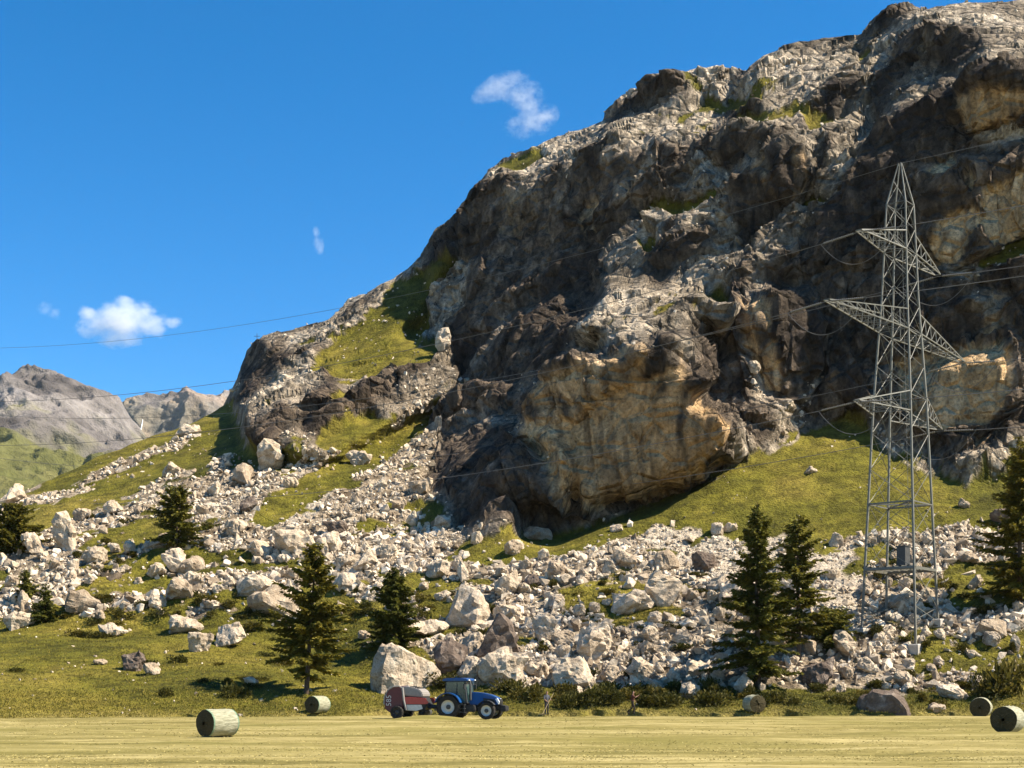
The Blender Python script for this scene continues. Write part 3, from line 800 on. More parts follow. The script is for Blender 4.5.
# scree: too many stones to count, strewn over the talus
def build_scree():
    rs = np.random.RandomState(4)
    asc = (a_scree * (1 - .94 * np.clip(gmask, 0, 1)) * (1 - rock)).reshape(NRT, NC)[:NR]
    roww = np.gradient(PY, axis=0); colw = np.gradient(cx)[None, :]
    inview = ((PX > -60) & (PX < 1090)) * 1.0
    w = np.abs(roww) * colw * inview
    dens = asc * (.55 + .9 * np.clip(fbm(Q / 9., 3, 801).reshape(NRT, NC)[:NR] + .4, 0, 1.4)) * w * np.interp(PY, [440, 540, 600], [3.0, 2.4, 1])
    thin = (np.clip(gmask, 0, 1) * (1 - rock)).reshape(NRT, NC)[:NR] * w * .018 * np.clip(jit.reshape(NRT, NC)[:NR] + .1, 0, 1) * 3 * (PY > 400)
    crag = (rock * (1 - a_cliff)).reshape(NRT, NC)[:NR] * w * .05
    pale = a_pale.reshape(NRT, NC)[:NR]
    N1, N2, N3 = 16500, 420, 900
    parts = []
    for N, dn, lo, hi in ((N1, dens, 2.8, 15.0), (N2, thin, 1.8, 5.0), (N3, crag, 2.5, 7.0)):
        dn = np.maximum(dn, 0); p = dn.ravel() / dn.sum()
        ii = rs.choice(dn.size, N, p=p)
        size = lo * (1 - rs.rand(N) * (1 - (lo / hi) ** 1.35)) ** (-1 / 1.35)
        size *= np.where(pale.ravel()[ii] > .5, .62, 1) * np.interp(PY.ravel()[ii], [430, 520, 600], [.62, .66, 1])
        parts.append((ii, size))
    Vs, Ts, off = [], [], 0
    for ii, size in parts:
        base = GRIDQ[:NR].reshape(-1, 3)[ii]
        nrm = GRIDN[:NR].reshape(-1, 3)[ii]; nrm = np.where(nrm[:, 2:3] < 0, -nrm, nrm)
        ws = size * base[:, 1] / F * 1.15
        pid = rs.randint(0, len(PROT), len(ii))
        for k, (PV, PT) in enumerate(PROT):
            s = np.nonzero(pid == k)[0]
            if not len(s): continue
            A = rs.normal(size=(len(s), 3, 3)); A[:, :, 2] = A[:, :, 2] * .5 + np.array([0, 0, 1.2])
            q, _ = np.linalg.qr(A)
            vv = np.einsum('nij,vj->nvi', q, PV) * ws[s][:, None, None] * rs.uniform(.8, 1.25, (len(s), 1, 3))
            c = base[s] + nrm[s] * (ws[s] * .06)[:, None] + rs.uniform(-.5, .5, (len(s), 3)) * np.array([.25, .25, 0])
            vv += c[:, None, :]
            Vs.append(vv.reshape(-1, 3))
            Ts.append((PT[None] + (np.arange(len(s)) * len(PV))[:, None, None]).reshape(-1, 3) + off)
            off += len(s) * len(PV)
    return np_mesh("scree", np.concatenate(Vs), np.concatenate(Ts))
tag(link("scree", build_scree(), MATS["scree_rock"]), 'pale broken stones strewn over the talus below the cliff', 'scree', kind='stuff')

BVH = BVHTree.FromPolygons(Q2.tolist(), tris.tolist())
CAMP = Vector((0, 0, CAMZ))
def on_ground(px, py):
    """where the line of sight through a picture position meets the mountainside (or the field)"""
    dr = Vector(((px - CX) / F, 1, (HZ - py) / F)).normalized()
    hit = BVH.ray_cast(CAMP, dr)
    if hit[0] is not None: return hit[0]
    k = -CAMZ / dr.z if dr.z < 0 else 100
    return CAMP + dr * min(k, 125)
def drop(x, y):
    hit = BVH.ray_cast(Vector((x, y, 400)), Vector((0, 0, -1)))
    # topmost surface is the right one on the open slopes
    return hit[0].z if hit[0] is not None else 0.0

def boulder_mesh(seed, w, d, h, kind='block'):
    """a large block: angular hull, subdivided, broken surface"""
    r = random.Random(seed)
    V, T = hull_rock(seed, {'block': 13, 'round': 26, 'slab': 14, 'peak': 12}[kind], (1, 1, 1), {'block': .3, 'round': .6, 'slab': .3, 'peak': .5}[kind])
    V = V / (V.max(0) - V.min(0)); V -= (V.max(0) + V.min(0)) / 2
    if kind == 'peak':
        k = np.clip(1.0 - .78 * np.clip(V[:, 2] + .30, 0, 1), .16, 1)
        V[:, 0] = V[:, 0] * k + (V[:, 2] + .5) * r.uniform(-.12, .12); V[:, 1] *= k
    bm = bmesh.new()
    vs = [bm.verts.new(v) for v in V * np.array([w, d, h])]
    for t3 in T: bm.faces.new([vs[i] for i in t3])
    size = max(w, d, h)
    for it in range(3):
        long = [e for e in bm.edges if e.calc_length() > size / 9]
        if long: bmesh.ops.subdivide_edges(bm, edges=long, cuts=1, use_grid_fill=True)
        bmesh.ops.triangulate(bm, faces=bm.faces[:])
    bm.normal_update()
    P0 = np.array([v.co[:] for v in bm.verts]); N0 = np.array([v.normal[:] for v in bm.verts])
    q = P0 / size * 5 + seed * 1.37
    dd = crags(q, seed, 1.0, .9) * (.055 if kind == 'peak' else .075) * size + fbm(q * np.array([1.6, 1.6, .7]), 4, seed + 1, .6) * (.03 if kind == 'peak' else .055) * size
    P1 = P0 + N0 * dd[:, None]
    bm.verts.index_update()
    Tn = np.array([[v.index for v in f.verts] for f in bm.faces]); bm.free()
    P1[:, 2] -= P1[:, 2].min()
    return np_mesh("boulder", P1, Tn)

def place_boulder(px, py, w, h, label, kind='block', mat="boulder_limestone", seed=None, rz=None, group=None, deep=.8, sink=.16):
    """px, py: middle of its foot in the picture; w, h its picture size"""
    p = on_ground(px, py)
    m = p.y / F
    seed = seed or int(px * 7 + py * 13)
    me = boulder_mesh(seed, w * m, w * m * deep, h * m * (1 + sink), kind)
    o = link("boulder", me, MATS[mat])
    o.location = p + Vector((0, w * m * deep * .32, -h * m * sink))
    o.rotation_euler = (0, 0, rz if rz is not None else random.Random(seed).uniform(-.35, .35))
    return tag(o, label, "boulder", group)

BOULD = [
 (500, 683, 47, 26, 'wide rounded pale boulder just behind the blue tractor bonnet', 'round', 'boulder_limestone'),
 (499, 660, 42, 43, 'dark brown peaked boulder with a pale right flank above the tractor', 'peak', 'boulder_brown'),
 (470, 630, 48, 44, 'tall pale wedge shaped boulder rising from the talus above the red baler', 'peak', 'boulder_limestone'),
 (427, 637, 38, 14, 'low flat white slab right of the dark conical spruce', 'slab', 'boulder_limestone'),
 (448, 674, 34, 33, 'brown fractured boulder wedged right of the big split boulder', 'block', 'boulder_brown'),
 (470, 655, 30, 20, 'pale slanting slab leaning on the brown fractured boulder', 'slab', 'boulder_limestone'),
 (272, 617, 46, 26, 'broad pale boulder just left of the tall lone spruce', 'block', 'boulder_limestone'),
 (262, 596, 50, 18, 'long pale boulder stacked behind the broad one left of the lone spruce', 'slab', 'boulder_limestone'),
 (292, 559, 42, 26, 'large cream boulder directly left of the lone spruce tip', 'block', 'boulder_limestone'),
 (61, 552, 32, 39, 'pointed pale monolith with a dark left edge on the western meadow', 'peak', 'boulder_limestone'),
 (110, 637, 28, 10, 'low white boulder at the top of the western meadow', 'slab', 'boulder_limestone'),
 (183, 633, 34, 12, 'long flat grey boulder half buried in the meadow below the scree', 'slab', 'boulder_limestone'),
 (229, 647, 28, 22, 'stepped pale boulder among shrubs left of the lone spruce', 'block', 'boulder_limestone'),
 (199, 652, 22, 17, 'cracked white boulder standing in meadow grass', 'block', 'boulder_limestone'),
 (133, 671, 22, 18, 'dark boulder topped by a shrub in the middle of the meadow', 'block', 'boulder_brown'),
 (150, 675, 16, 10, 'small white stone at the foot of the dark meadow boulder', 'block', 'boulder_limestone'),
 (250, 687, 14, 8, 'small pale stone in the grass left of the lone spruce trunk', 'block', 'boulder_limestone'),
 (13, 630, 30, 16, 'pale boulder at the western end of the meadow edge', 'block', 'boulder_limestone'),
 (83, 613, 32, 20, 'pale boulder with a dark hollow beside it above the western meadow', 'block', 'boulder_limestone'),
 (99, 665, 13, 5, 'flat little stone lying alone in the meadow', 'slab', 'boulder_limestone'),
 (598, 666, 38, 38, 'tall upright grey boulder above the shrubs between the two people', 'block', 'boulder_limestone'),
 (572, 690, 40, 28, 'bulky pale boulder behind the shrubs near the person with the rake', 'round', 'boulder_limestone'),
 (662, 605, 36, 32, 'big pale boulder with an overhanging dark left side high on the scree', 'block', 'boulder_limestone'),
 (634, 616, 42, 20, 'long pale boulder below the overhanging one on the scree', 'slab', 'boulder_limestone'),
 (720, 592, 25, 15, 'grey boulder just left of the front spruce of the pair', 'block', 'boulder_limestone'),
 (692, 699, 20, 15, 'small white boulder at the field edge right of the walking person', 'block', 'boulder_limestone'),
 (747, 696, 27, 20, 'white angular boulder at the foot of the front spruce', 'peak', 'boulder_limestone'),
 (642, 682, 26, 24, 'pale stacked boulder above the walking person', 'block', 'boulder_limestone'),
 (545, 642, 24, 25, 'pale rounded boulder uphill from the person with the rake', 'round', 'boulder_limestone'),
 (819, 688, 30, 27, 'dark brown boulder standing below the small shrubby spruce', 'block', 'boulder_brown'),
 (955, 700, 27, 12, 'flat white boulder right of the large dark one below the pylon', 'slab', 'boulder_limestone'),
 (937, 713, 17, 9, 'small pale stone at the field edge right of the large dark boulder', 'block', 'boulder_limestone'),
 (994, 637, 28, 15, 'pale boulder in the scree right of the pylon feet', 'block', 'boulder_limestone'),
 (507, 596, 22, 23, 'pale jagged boulder above and right of the tall wedge', 'block', 'boulder_limestone'),
 (534, 588, 18, 13, 'dark faced boulder in the middle of the scree below the grass patch', 'block', 'boulder_brown'),
 (557, 580, 18, 17, 'pale cube like boulder just under the central grass patch', 'block', 'boulder_limestone'),
 (537, 541, 26, 12, 'grey hump of rock in the central grass patch below the cave', 'slab', 'boulder_limestone'),
 (478, 544, 12, 12, 'small white boulder at the left end of the central grass patch', 'block', 'boulder_limestone'),
 (346, 590, 24, 16, 'white boulder right of the lone spruce top', 'block', 'boulder_limestone'),
 (332, 551, 17, 18, 'pale boulder in the scree above the lone spruce', 'block', 'boulder_limestone'),
 (336, 533, 20, 11, 'brown sided boulder on the upper scree above the lone spruce', 'block', 'boulder_brown'),
 (212, 496, 14, 12, 'pale boulder on the high scree above the tree on the talus', 'block', 'boulder_limestone'),
 (248, 512, 16, 16, 'dark boulder in the high scree below the knoll', 'block', 'boulder_brown'),
 (442, 350, 13, 21, 'isolated upright pale block on the knoll ledge at the edge of the cliff shadow', 'round', 'boulder_limestone'),
 (811, 474, 13, 7, 'white stone on the steep grass left of the pylon', 'slab', 'boulder_limestone'),
 (965, 508, 10, 9, 'lone grey stone on the grass right of the pylon', 'block', 'boulder_limestone'),
 (1003, 523, 20, 13, 'brown grey boulder on the grass beside the eastern tree', 'block', 'boulder_brown'),
 (625, 568, 22, 19, 'pale boulder with a brown left face on the upper scree', 'block', 'boulder_limestone'),
 (708, 572, 30, 16, 'dark fronted boulder in the scree left of the front spruce top', 'block', 'boulder_brown'),
]
for px, py, w, h, lab, kd, mt in BOULD:
    place_boulder(px, py, w, h, lab, kd, mt)

# the great split boulder beside the baler: flat dark west face, sunlit rounded east side
def split_boulder(px, py, prof, half, rz, mat, label, seed):
    p = on_ground(px, py); m = p.y / F
    bm = bmesh.new()
    lay = []
    for dy, sc_, sh in ((-.9, .90, 2), (-.35, 1.0, 0), (.4, .97, -2), (1.1, .8, -2), (1.7, .5, 0)):
        lay.append([bm.verts.new(((x * sc_ + sh + (8 if dy < -.6 and x < -20 and half > 14 else 0)) * m, dy * half * m, z * sc_ * m - .4)) for x, z in prof])
    n = len(prof)
    for a, b in zip(lay[:-1], lay[1:]):
        for i in range(n - 1): bm.faces.new((a[i], a[i + 1], b[i + 1], b[i]))
    bm.faces.new(lay[0][::-1]); bm.faces.new(lay[-1])
    bmesh.ops.triangulate(bm, faces=bm.faces[:])
    for it in range(4):
        long = [e for e in bm.edges if e.calc_length() > .42]
        if long: bmesh.ops.subdivide_edges(bm, edges=long, cuts=1)
        bmesh.ops.triangulate(bm, faces=bm.faces[:])
    bmesh.ops.recalc_face_normals(bm, faces=bm.faces[:]); bm.normal_update()
    P0 = np.array([v.co[:] for v in bm.verts]); N0 = np.array([v.normal[:] for v in bm.verts])
    dd = crags(P0 * .8 + seed, 5, 1., .9) * .22 + fbm(P0 * np.array([1.4, 1.4, .6]), 4, 6, .6) * .16
    bm.verts.index_update(); T = np.array([[v.index for v in f.verts] for f in bm.faces]); bm.free()
    o = link("boulder", np_mesh("boulder", P0 + N0 * dd[:, None], T), MATS[mat])
    o.location = p + Vector((0, 1.2, 0)); o.rotation_euler = (0, 0, rz)
    tag(o, label, 'boulder')
split_boulder(404, 692, [(-33, 0), (-32, 24), (-27, 42), (-20, 52), (-6, 47), (8, 42), (20, 36), (29, 27), (32, 16), (34, 0)], 17, .72, "boulder_limestone", 'largest pale boulder with a flat shaded left face behind the red baler', 3)
split_boulder(893, 713, [(-29, 0), (-31, 11), (-27, 20), (-14, 27), (6, 25), (15, 19), (22, 9), (24, 0)], 13, -.62, "boulder_brown", 'large dark slab sided boulder at the field edge below the pylon', 8)

# many more blocks on the talus, told apart by the stretch of slope they lie on
ZONES = [
 (lambda x, y: x < 130 and y > 560, 'pale limestone boulder in the rubble strip along the top of the western meadow', 'boulders above the western meadow'),
 (lambda x, y: x < 240 and y <= 560, 'pale boulder on the western scree around the tree on the talus', 'boulders on the western scree'),
 (lambda x, y: x < 300, 'pale boulder in the coarse blocks left of the tall lone spruce', 'boulders left of the lone spruce'),
 (lambda x, y: x < 450 and y < 560, 'pale boulder on the upper scree under the shaded rock slabs', 'boulders on the upper scree'),
 (lambda x, y: x < 450, 'pale boulder in the scree between the lone spruce and the conical spruce', 'boulders between the two lower spruces'),
 (lambda x, y: x < 600 and y < 610, 'pale boulder on the scree below the central grass patch', 'boulders below the central grass patch'),
 (lambda x, y: x < 600, 'pale boulder in the rubble straight above the tractor and raking person', 'boulders above the tractor'),
 (lambda x, y: x < 735 and y < 600, 'pale boulder on the upper scree fan under the eastern grass slope', 'boulders on the scree fan'),
 (lambda x, y: x < 735, 'pale boulder in the rubble above the walking person', 'boulders above the walking person'),
 (lambda x, y: x < 860, 'pale boulder around the feet of the spruce pair', 'boulders around the spruce pair'),
 (lambda x, y: y < 640, 'pale boulder in the scree beside and behind the pylon legs', 'boulders by the pylon legs'),
 (lambda x, y: True, 'pale boulder in the rubble between the pylon and the hay field', 'boulders below the pylon'),
]
def more_boulders(total):
    rs = np.random.RandomState(12)
    asc = (a_scree * (1 - .6 * np.clip(gmask, 0, 1)) * (1 - rock)).reshape(NRT, NC)[:NR]
    w = asc * np.abs(np.gradient(PY, axis=0)) * np.gradient(cx)[None, :] * ((PX > 2) & (PX < 1020)) * (1 - .85 * a_pale.reshape(NRT, NC)[:NR]) * np.interp(PY, [440, 520, 590, 690], [.10, .30, 1.1, 1.5])
    ii = rs.choice(w.size, total * 4, p=np.maximum(w, 0).ravel() / np.maximum(w, 0).sum(), replace=False)
    protos = [boulder_mesh(300 + k, 1, RNG.uniform(.7, 1), RNG.uniform(.6, .95), RNG.choice(('block', 'block', 'round', 'slab', 'peak'))) for k in range(14)]
    taken = [(b[0], b[1] - b[3] / 2, b[2]) for b in BOULD] + [(404, 665, 60)]
    n = 0
    for i in ii:
        if n >= total: break
        x, y = PX.ravel()[i], PY.ravel()[i]
        wpx = 10.0 * (1 - rs.rand() * (1 - (10. / 34) ** 1.7)) ** (-1 / 1.7)
        if any(abs(x - a) < (wpx + c) * .42 and abs(y - b) < (wpx + c) * .30 for a, b, c in taken): continue
        taken.append((x, y - wpx * .3, wpx))
        p = Vector(GRIDQ[:NR].reshape(-1, 3)[i]); s = wpx * p.y / F
        o = link("boulder", protos[rs.randint(len(protos))])
        if not o.data.materials: o.data.materials.append(MATS["boulder_limestone"])
        o.scale = (s * rs.uniform(.85, 1.2), s, s * rs.uniform(.8, 1.25))
        o.rotation_euler = (rs.uniform(-.3, .3), rs.uniform(-.3, .3), rs.uniform(0, 6.3))
        o.location = p - Vector((0, 0, s * .2))
        for f, lab, grp in ZONES:
            if f(x, y):
                tag(o, lab, "boulder", grp); break
        n += 1
more_boulders(235)
# ------------------------------------------------------------------ conifers
def leaf_mat(name, dark, mid, light):
    t = NT(name)
    g = t.n('ShaderNodeNewGeometry')
    oi = t.n('ShaderNodeObjectInfo')
    n = t.noise(t.co(), .9, 3, .6)
    a = t.ramp(g.outputs['Random Per Island'], [(0, dark), (.5, mid), (1, light)])
    a = t.mix(.7, a, t.ramp(n, [(.35, (.55, .6, .5)), (.65, (1.35, 1.25, 1.1))]), 'MULTIPLY')
    a = t.mix(1., a, t.ramp(oi.outputs['Random'], [(0, (.72, .80, .8)), (.5, (1., 1., 1.)), (1, (1.3, 1.15, .95))]), 'MULTIPLY')
    t.base(a)
    t.b.inputs['Roughness'].default_value = .75
    tr = t.n('ShaderNodeBsdfTranslucent'); t.l(a, tr.inputs[0])
    mx = t.n('ShaderNodeMixShader'); mx.inputs[0].default_value = .28
    t.l(t.b.outputs[0], mx.inputs[1]); t.l(tr.outputs[0], mx.inputs[2]); t.l(mx.outputs[0], t.out.inputs[0])
leaf_mat("spruce_needles", (.055, .060, .010), (.125, .120, .017), (.22, .190, .032))
leaf_mat("shrub_leaves", (.035, .036, .007), (.075, .070, .012), (.130, .108, .024))
simple("bark", (.085, .060, .042), .95, 0, .1, .35, 5)

class Soup:
    """loose vertices and quads, collected then linked as one mesh"""
    def __init__(s): s.V = []; s.Q = []; s.n = 0
    def quads(s, V, Q):
        s.V.append(V); s.Q.append(Q + s.n); s.n += len(V)
    def tube(s, pts, rad, seg=6, cap=True):
        pts = [Vector(p) for p in pts]
        rings = []
        for i, p in enumerate(pts):
            d = (pts[min(i + 1, len(pts) - 1)] - pts[max(i - 1, 0)]).normalized()
            a = d.orthogonal().normalized() if abs(d.z) < .9 else Vector((1, 0, 0)) - d * d.x
            a.normalize(); b = d.cross(a)
            rings.append([p + (a * math.cos(2 * math.pi * k / seg) + b * math.sin(2 * math.pi * k / seg)) * rad[i] for k in range(seg)])
        V = np.array([v[:] for r in rings for v in r])
        Q = []
        for i in range(len(pts) - 1):
            for k in range(seg):
                Q.append([i * seg + k, i * seg + (k + 1) % seg, (i + 1) * seg + (k + 1) % seg, (i + 1) * seg + k])
        s.quads(V, np.array(Q))
    def mesh(s, name, smooth=False):
        return np_mesh(name, np.concatenate(s.V), np.concatenate(s.Q), smooth)

def sprays(base, dirs, length, width, rs):
    """needle sprays: little folded blades, base points and directions given"""
    n = len(base)
    up = np.array([0, 0, 1.0])[None] + rs.normal(size=(n, 3)) * .5
    side = np.cross(dirs, up); side /= np.linalg.norm(side, axis=1, keepdims=True) + 1e-9
    nor = np.cross(side, dirs)
    L = length[:, None]; W = width[:, None]
    V = np.stack([base, base + dirs * L * .5 + side * W + nor * W * .3, base + dirs * L, base + dirs * L * .5 - side * W + nor * W * .3], 1)
    return V.reshape(-1, 3), np.arange(n * 4).reshape(n, 4)

def conifer(h, r, seed, bare=.08, droop=.25, dens=1.0, power=.8, ragged=.35, lean=(0, 0)):
    rs = np.random.RandomState(seed)
    tk = Soup(); cr = Soup()
    zz = np.linspace(0, h, 9)
    wob = np.cumsum(rs.normal(size=(9, 2)) * .02 * h / 9, 0)
    ax = lambda z: np.array([np.interp(z, zz, wob[:, 0]) + lean[0] * z / h, np.interp(z, zz, wob[:, 1]) + lean[1] * z / h, z])
    tk.tube([ax(z) - np.array([0, 0, .5 if z == 0 else 0]) for z in zz], [max(.02, .017 * h * (1 - z / h) ** .9 + .015) for z in zz], 8)
    z = bare * h
    B, D, Ls, Ws = [], [], [], []
    while z < h * .985:
        t = z / h
        nb = rs.randint(4, 7)
        a0 = rs.rand() * 6.28
        for k in range(nb):
            if rs.rand() < .10 or vnoise(np.array([[math.cos(az_ := a0 + k * 6.28 / nb) * 1.3 + seed, math.sin(az_) * 1.3, z * .55]]), seed)[0] > .58: continue
            az = a0 + k * 6.28 / nb + rs.normal() * .5
            zb = z + rs.normal() * .035 * h
            t = min(max(zb / h, bare * .9), .985); zb = t * h
            low = min(1, (t - bare) / .10 + .55)
            L = r * ((1 - t) / (1 - bare)) ** power * (1 + rs.normal() * ragged * .6) * low
            if L < .12: L = .12
            tilt = np.interp(t, [0, .45, 1], [-droop, -.02, .75]) + rs.normal() * .12
            dirh = np.array([math.cos(az), math.sin(az), 0])
            npt = max(3, int(L / .16 * dens))
            s = np.linspace(.10, 1, npt)
            zoff = np.sin(tilt) * s * L + (.10 * L) * (s ** 2) * (1 if t < .5 else .3)
            pts = ax(zb)[None] + dirh[None] * (np.cos(tilt) * s * L)[:, None] + np.array([0, 0, 1])[None] * zoff[:, None]
            if L > .5: tk.tube([ax(zb), pts[len(pts) // 2], pts[-1]], [.012 * L + .012, .008 * L + .006, .004], 3)
            m = 6
            bp = np.repeat(pts, m, 0); ss = np.repeat(s, m)
            sidew = np.array([-dirh[1], dirh[0], 0])
            sg = np.tile(np.array([1, -1, .55, -.55, .2, -.2]), npt)
            dd = dirh[None] * (.65 + rs.rand(len(bp), 1) * .5) + sidew[None] * sg[:, None] * (1.0 + rs.rand(len(bp), 1) * .4) + np.array([0, 0, 1])[None] * (rs.normal(size=(len(bp), 1)) * .32 - .22)
            dd /= np.linalg.norm(dd, axis=1, keepdims=True)
            ln = (.26 + .50 * (1 - ss) * min(1, L / 1.8) + .10 * rs.rand(len(bp))) * min(1.0, .45 + L / 1.4) * (.8 + .4 * rs.rand(len(bp)))
            keep = rs.rand(len(bp)) < .86
            B.append((bp + rs.normal(size=bp.shape) * .035)[keep]); D.append(dd[keep]); Ls.append(ln[keep]); Ws.append((ln * (.19 + .12 * rs.rand(len(bp))))[keep])
        z += (.20 + .16 * (1 - z / h)) * (h / 10) ** .5 / dens ** .5
    V, Qd = sprays(np.concatenate(B), np.concatenate(D), np.concatenate(Ls), np.concatenate(Ws), rs)
    cr.quads(V, Qd)
    return tk.mesh("trunk", True), cr.mesh("crown")

def place_tree(px, py, hpx, wpx, seed, label, name="spruce_tree", group=None, p=None, **kw):
    p = p or on_ground(px, py)
    m = p.y / F
    tk, cr = conifer(hpx * m, wpx * m * .70, seed, **kw)
    root = empty(name, p - Vector((0, 0, .05)))
    tag(root, label, "tree", group)
    link("trunk", tk, MATS["bark"], root)
    link("crown", cr, MATS["spruce_needles"], root)
    return root
place_tree(306, 694, 150, 64, 21, 'tallest lone spruce with a bare lower trunk standing in the meadow left of the tractor', bare=.14, droop=.38, power=.62, ragged=.55, dens=1.15, lean=(.7, 0))
place_tree(394, 647, 80, 46, 22, 'dense dark conical spruce behind the largest split boulder', bare=.03, droop=.15, power=.75, ragged=.3, dens=1.35)
place_tree(177, 549, 62, 40, 23, 'lone small spruce standing among rocks halfway up the western scree', bare=.10, droop=.3, power=.6, ragged=.6, dens=1.1)
place_tree(757, 684, 182, 74, 24, 'tall spruce with spreading lower branches, front one of the pair left of the pylon', bare=.05, droop=.32, power=.85, ragged=.5, dens=1.1)
place_tree(799, 660, 146, 42, 25, 'darker spruce of the pair, behind and nearer the pylon', bare=.16, droop=.25, power=.62, ragged=.65, dens=1.0)
place_tree(832, 648, 38, 34, 26, 'short shrubby spruce between the spruce pair and the pylon', bare=.02, droop=.1, power=.5, ragged=.7, dens=1.2)
place_tree(1019, 604, 168, 62, 27, 'dark spruce cut off by the eastern picture edge on the slope right of the pylon', bare=.05, droop=.3, power=.7, ragged=.5, dens=1.1)
place_tree(14, 552, 46, 42, 28, 'bushy spruce at the western picture edge beside the pointed monolith', bare=.02, droop=.15, power=.5, ragged=.5, dens=1.3)
place_tree(-12, 556, 46, 40, 29, 'bushy spruce half outside the western picture edge, left of its neighbour', bare=.02, droop=.15, power=.5, ragged=.5, dens=1.2)
place_tree(26, 600, 30, 16, 30, 'thin spruce sapling among pale boulders at the far west, left of the taller sapling', bare=.03, power=.7, ragged=.5, dens=.9)
place_tree(45, 622, 38, 20, 31, 'taller spruce sapling at the meadow top edge near the western picture edge', bare=.03, power=.7, ragged=.5, dens=.9)

# ------------------------------------------------------------------ shrubs
def shrub_mesh(seed, n=900):
    rs = np.random.RandomState(seed)
    k = rs.randint(5, 9)
    cen = np.stack([rs.uniform(-.34, .34, k), rs.uniform(-.3, .3, k), rs.uniform(.10, .30, k)], -1)
    rad = rs.uniform(.13, .26, k)
    j = rs.randint(0, k, n)
    v = rs.normal(size=(n, 3)); v /= np.linalg.norm(v, axis=1, keepdims=True)
    b = cen[j] + v * (rad[j] * rs.uniform(.45, 1.12, n))[:, None]
    b[:, 2] = np.abs(b[:, 2]) * .95
    d = v + np.array([0, 0, .5]) + rs.normal(size=(n, 3)) * .4
    d /= np.linalg.norm(d, axis=1, keepdims=True)
    ln = rs.uniform(.05, .13, n)
    s = Soup()
    s.quads(*sprays(b, d, ln, ln * rs.uniform(.22, .38, n), rs))
    for c, r_ in zip(cen, rad):
        s.tube([(0, 0, -.05), c * .5, c], [.012, .008, .004], 3)
    return s.mesh("shrub")
SHRUBS = [shrub_mesh(60 + i) for i in range(7)]
for me in SHRUBS: me.materials.append(MATS["shrub_leaves"])
def place_shrub(px, py, w, h, label, group=None, seed=0):
    p = on_ground(px, py); m = p.y / F
    o = link("shrub", SHRUBS[(seed + int(px)) % len(SHRUBS)])
    o.location = p - Vector((0, -w * m * .25, .06)); o.scale = (w * m, w * m * .9, h * m * 1.9)
    o.rotation_euler = (0, 0, (px * 1.7 + py) % 6.28)
    return tag(o, label, "shrub", group)
NAMED_SHRUBS = [
 (140, 668, 46, 15, 'shrub growing over the dark boulder in the middle of the western meadow'),
 (176, 664, 24, 11, 'small shrub right of the dark meadow boulder'),
 (235, 699, 34, 20, 'dark shrub in the shadow of the lone spruce behind the nearest western bale'),
 (162, 698, 20, 11, 'small shrub left of the dark one behind the nearest western bale'),
 (15, 672, 20, 6, 'low shrub in the grass at the western end of the meadow'),
 (600, 708, 38, 24, 'round dense shrub between the raking person and the walking person'),
 (567, 709, 32, 20, 'dark shrub just right of the raking person'),
 (528, 702, 40, 22, 'olive shrub behind and left of the raking person'),
 (505, 694, 40, 18, 'shrub behind the tractor bonnet'),
 (668, 708, 40, 20, 'olive shrub right of the walking person'),
 (716, 707, 40, 20, 'shrub in the tree shadow left of the end-on hay bale'),
 (1012, 699, 60, 46, 'big dark shrub behind the two eastern bales'),
 (985, 697, 30, 24, 'smaller shrub left of the big dark one behind the eastern bales'),
 (424, 684, 50, 15, 'shrub growing between the split boulder and the baler'),
 (452, 690, 40, 16, 'shrub behind the tractor cab'),
 (878, 640, 22, 16, 'dark green shrub at the foot of the left pylon leg'),
]
for i, (px, py, w, h, lab) in enumerate(NAMED_SHRUBS): place_shrub(px, py, w, h, lab, seed=i)
SZ = [
 (24, (640, 780), (692, 708), (16, 34), (9, 17), 'low olive shrub along the field edge between the walking person and the spruce pair', 'shrubs along the eastern field edge'),
 (12, (790, 990), (690, 706), (14, 30), (6, 12), 'low shrub along the field edge below the pylon', 'shrubs along the field edge below the pylon'),
 (18, (500, 640), (694, 706), (16, 34), (9, 17), 'low olive shrub along the field edge behind the two people', 'shrubs along the field edge behind the people'),
 (40, (5, 290), (596, 640), (12, 34), (5, 12), 'low shrub between pale stones along the top of the western meadow', 'shrubs above the western meadow'),
 (22, (60, 210), (520, 575), (10, 26), (4, 9), 'low shrub on the western scree between the monolith and the small spruce', 'shrubs on the western scree'),
 (20, (330, 430), (590, 640), (10, 24), (5, 10), 'low shrub on the slope between the lone spruce and the conical spruce', 'shrubs between the two lower spruces'),
 (52, (450, 740), (575, 685), (12, 32), (5, 11), 'low shrub between boulders on the central talus', 'shrubs on the central talus'),
 (30, (860, 1020), (560, 690), (12, 34), (6, 14), 'low shrub between stones on the slope right of the pylon', 'shrubs right of the pylon'),
 (10, (200, 300), (655, 690), (10, 24), (4, 8), 'low shrub in the meadow just left of the lone spruce', 'shrubs in the meadow by the lone spruce'),
]
rs_ = random.Random(77)
for n, xr, yr, wr, hr, lab, grp in SZ:
    for i in range(n):
        place_shrub(rs_.uniform(*xr), rs_.uniform(*yr), rs_.uniform(*wr), rs_.uniform(*hr), lab, grp, i)

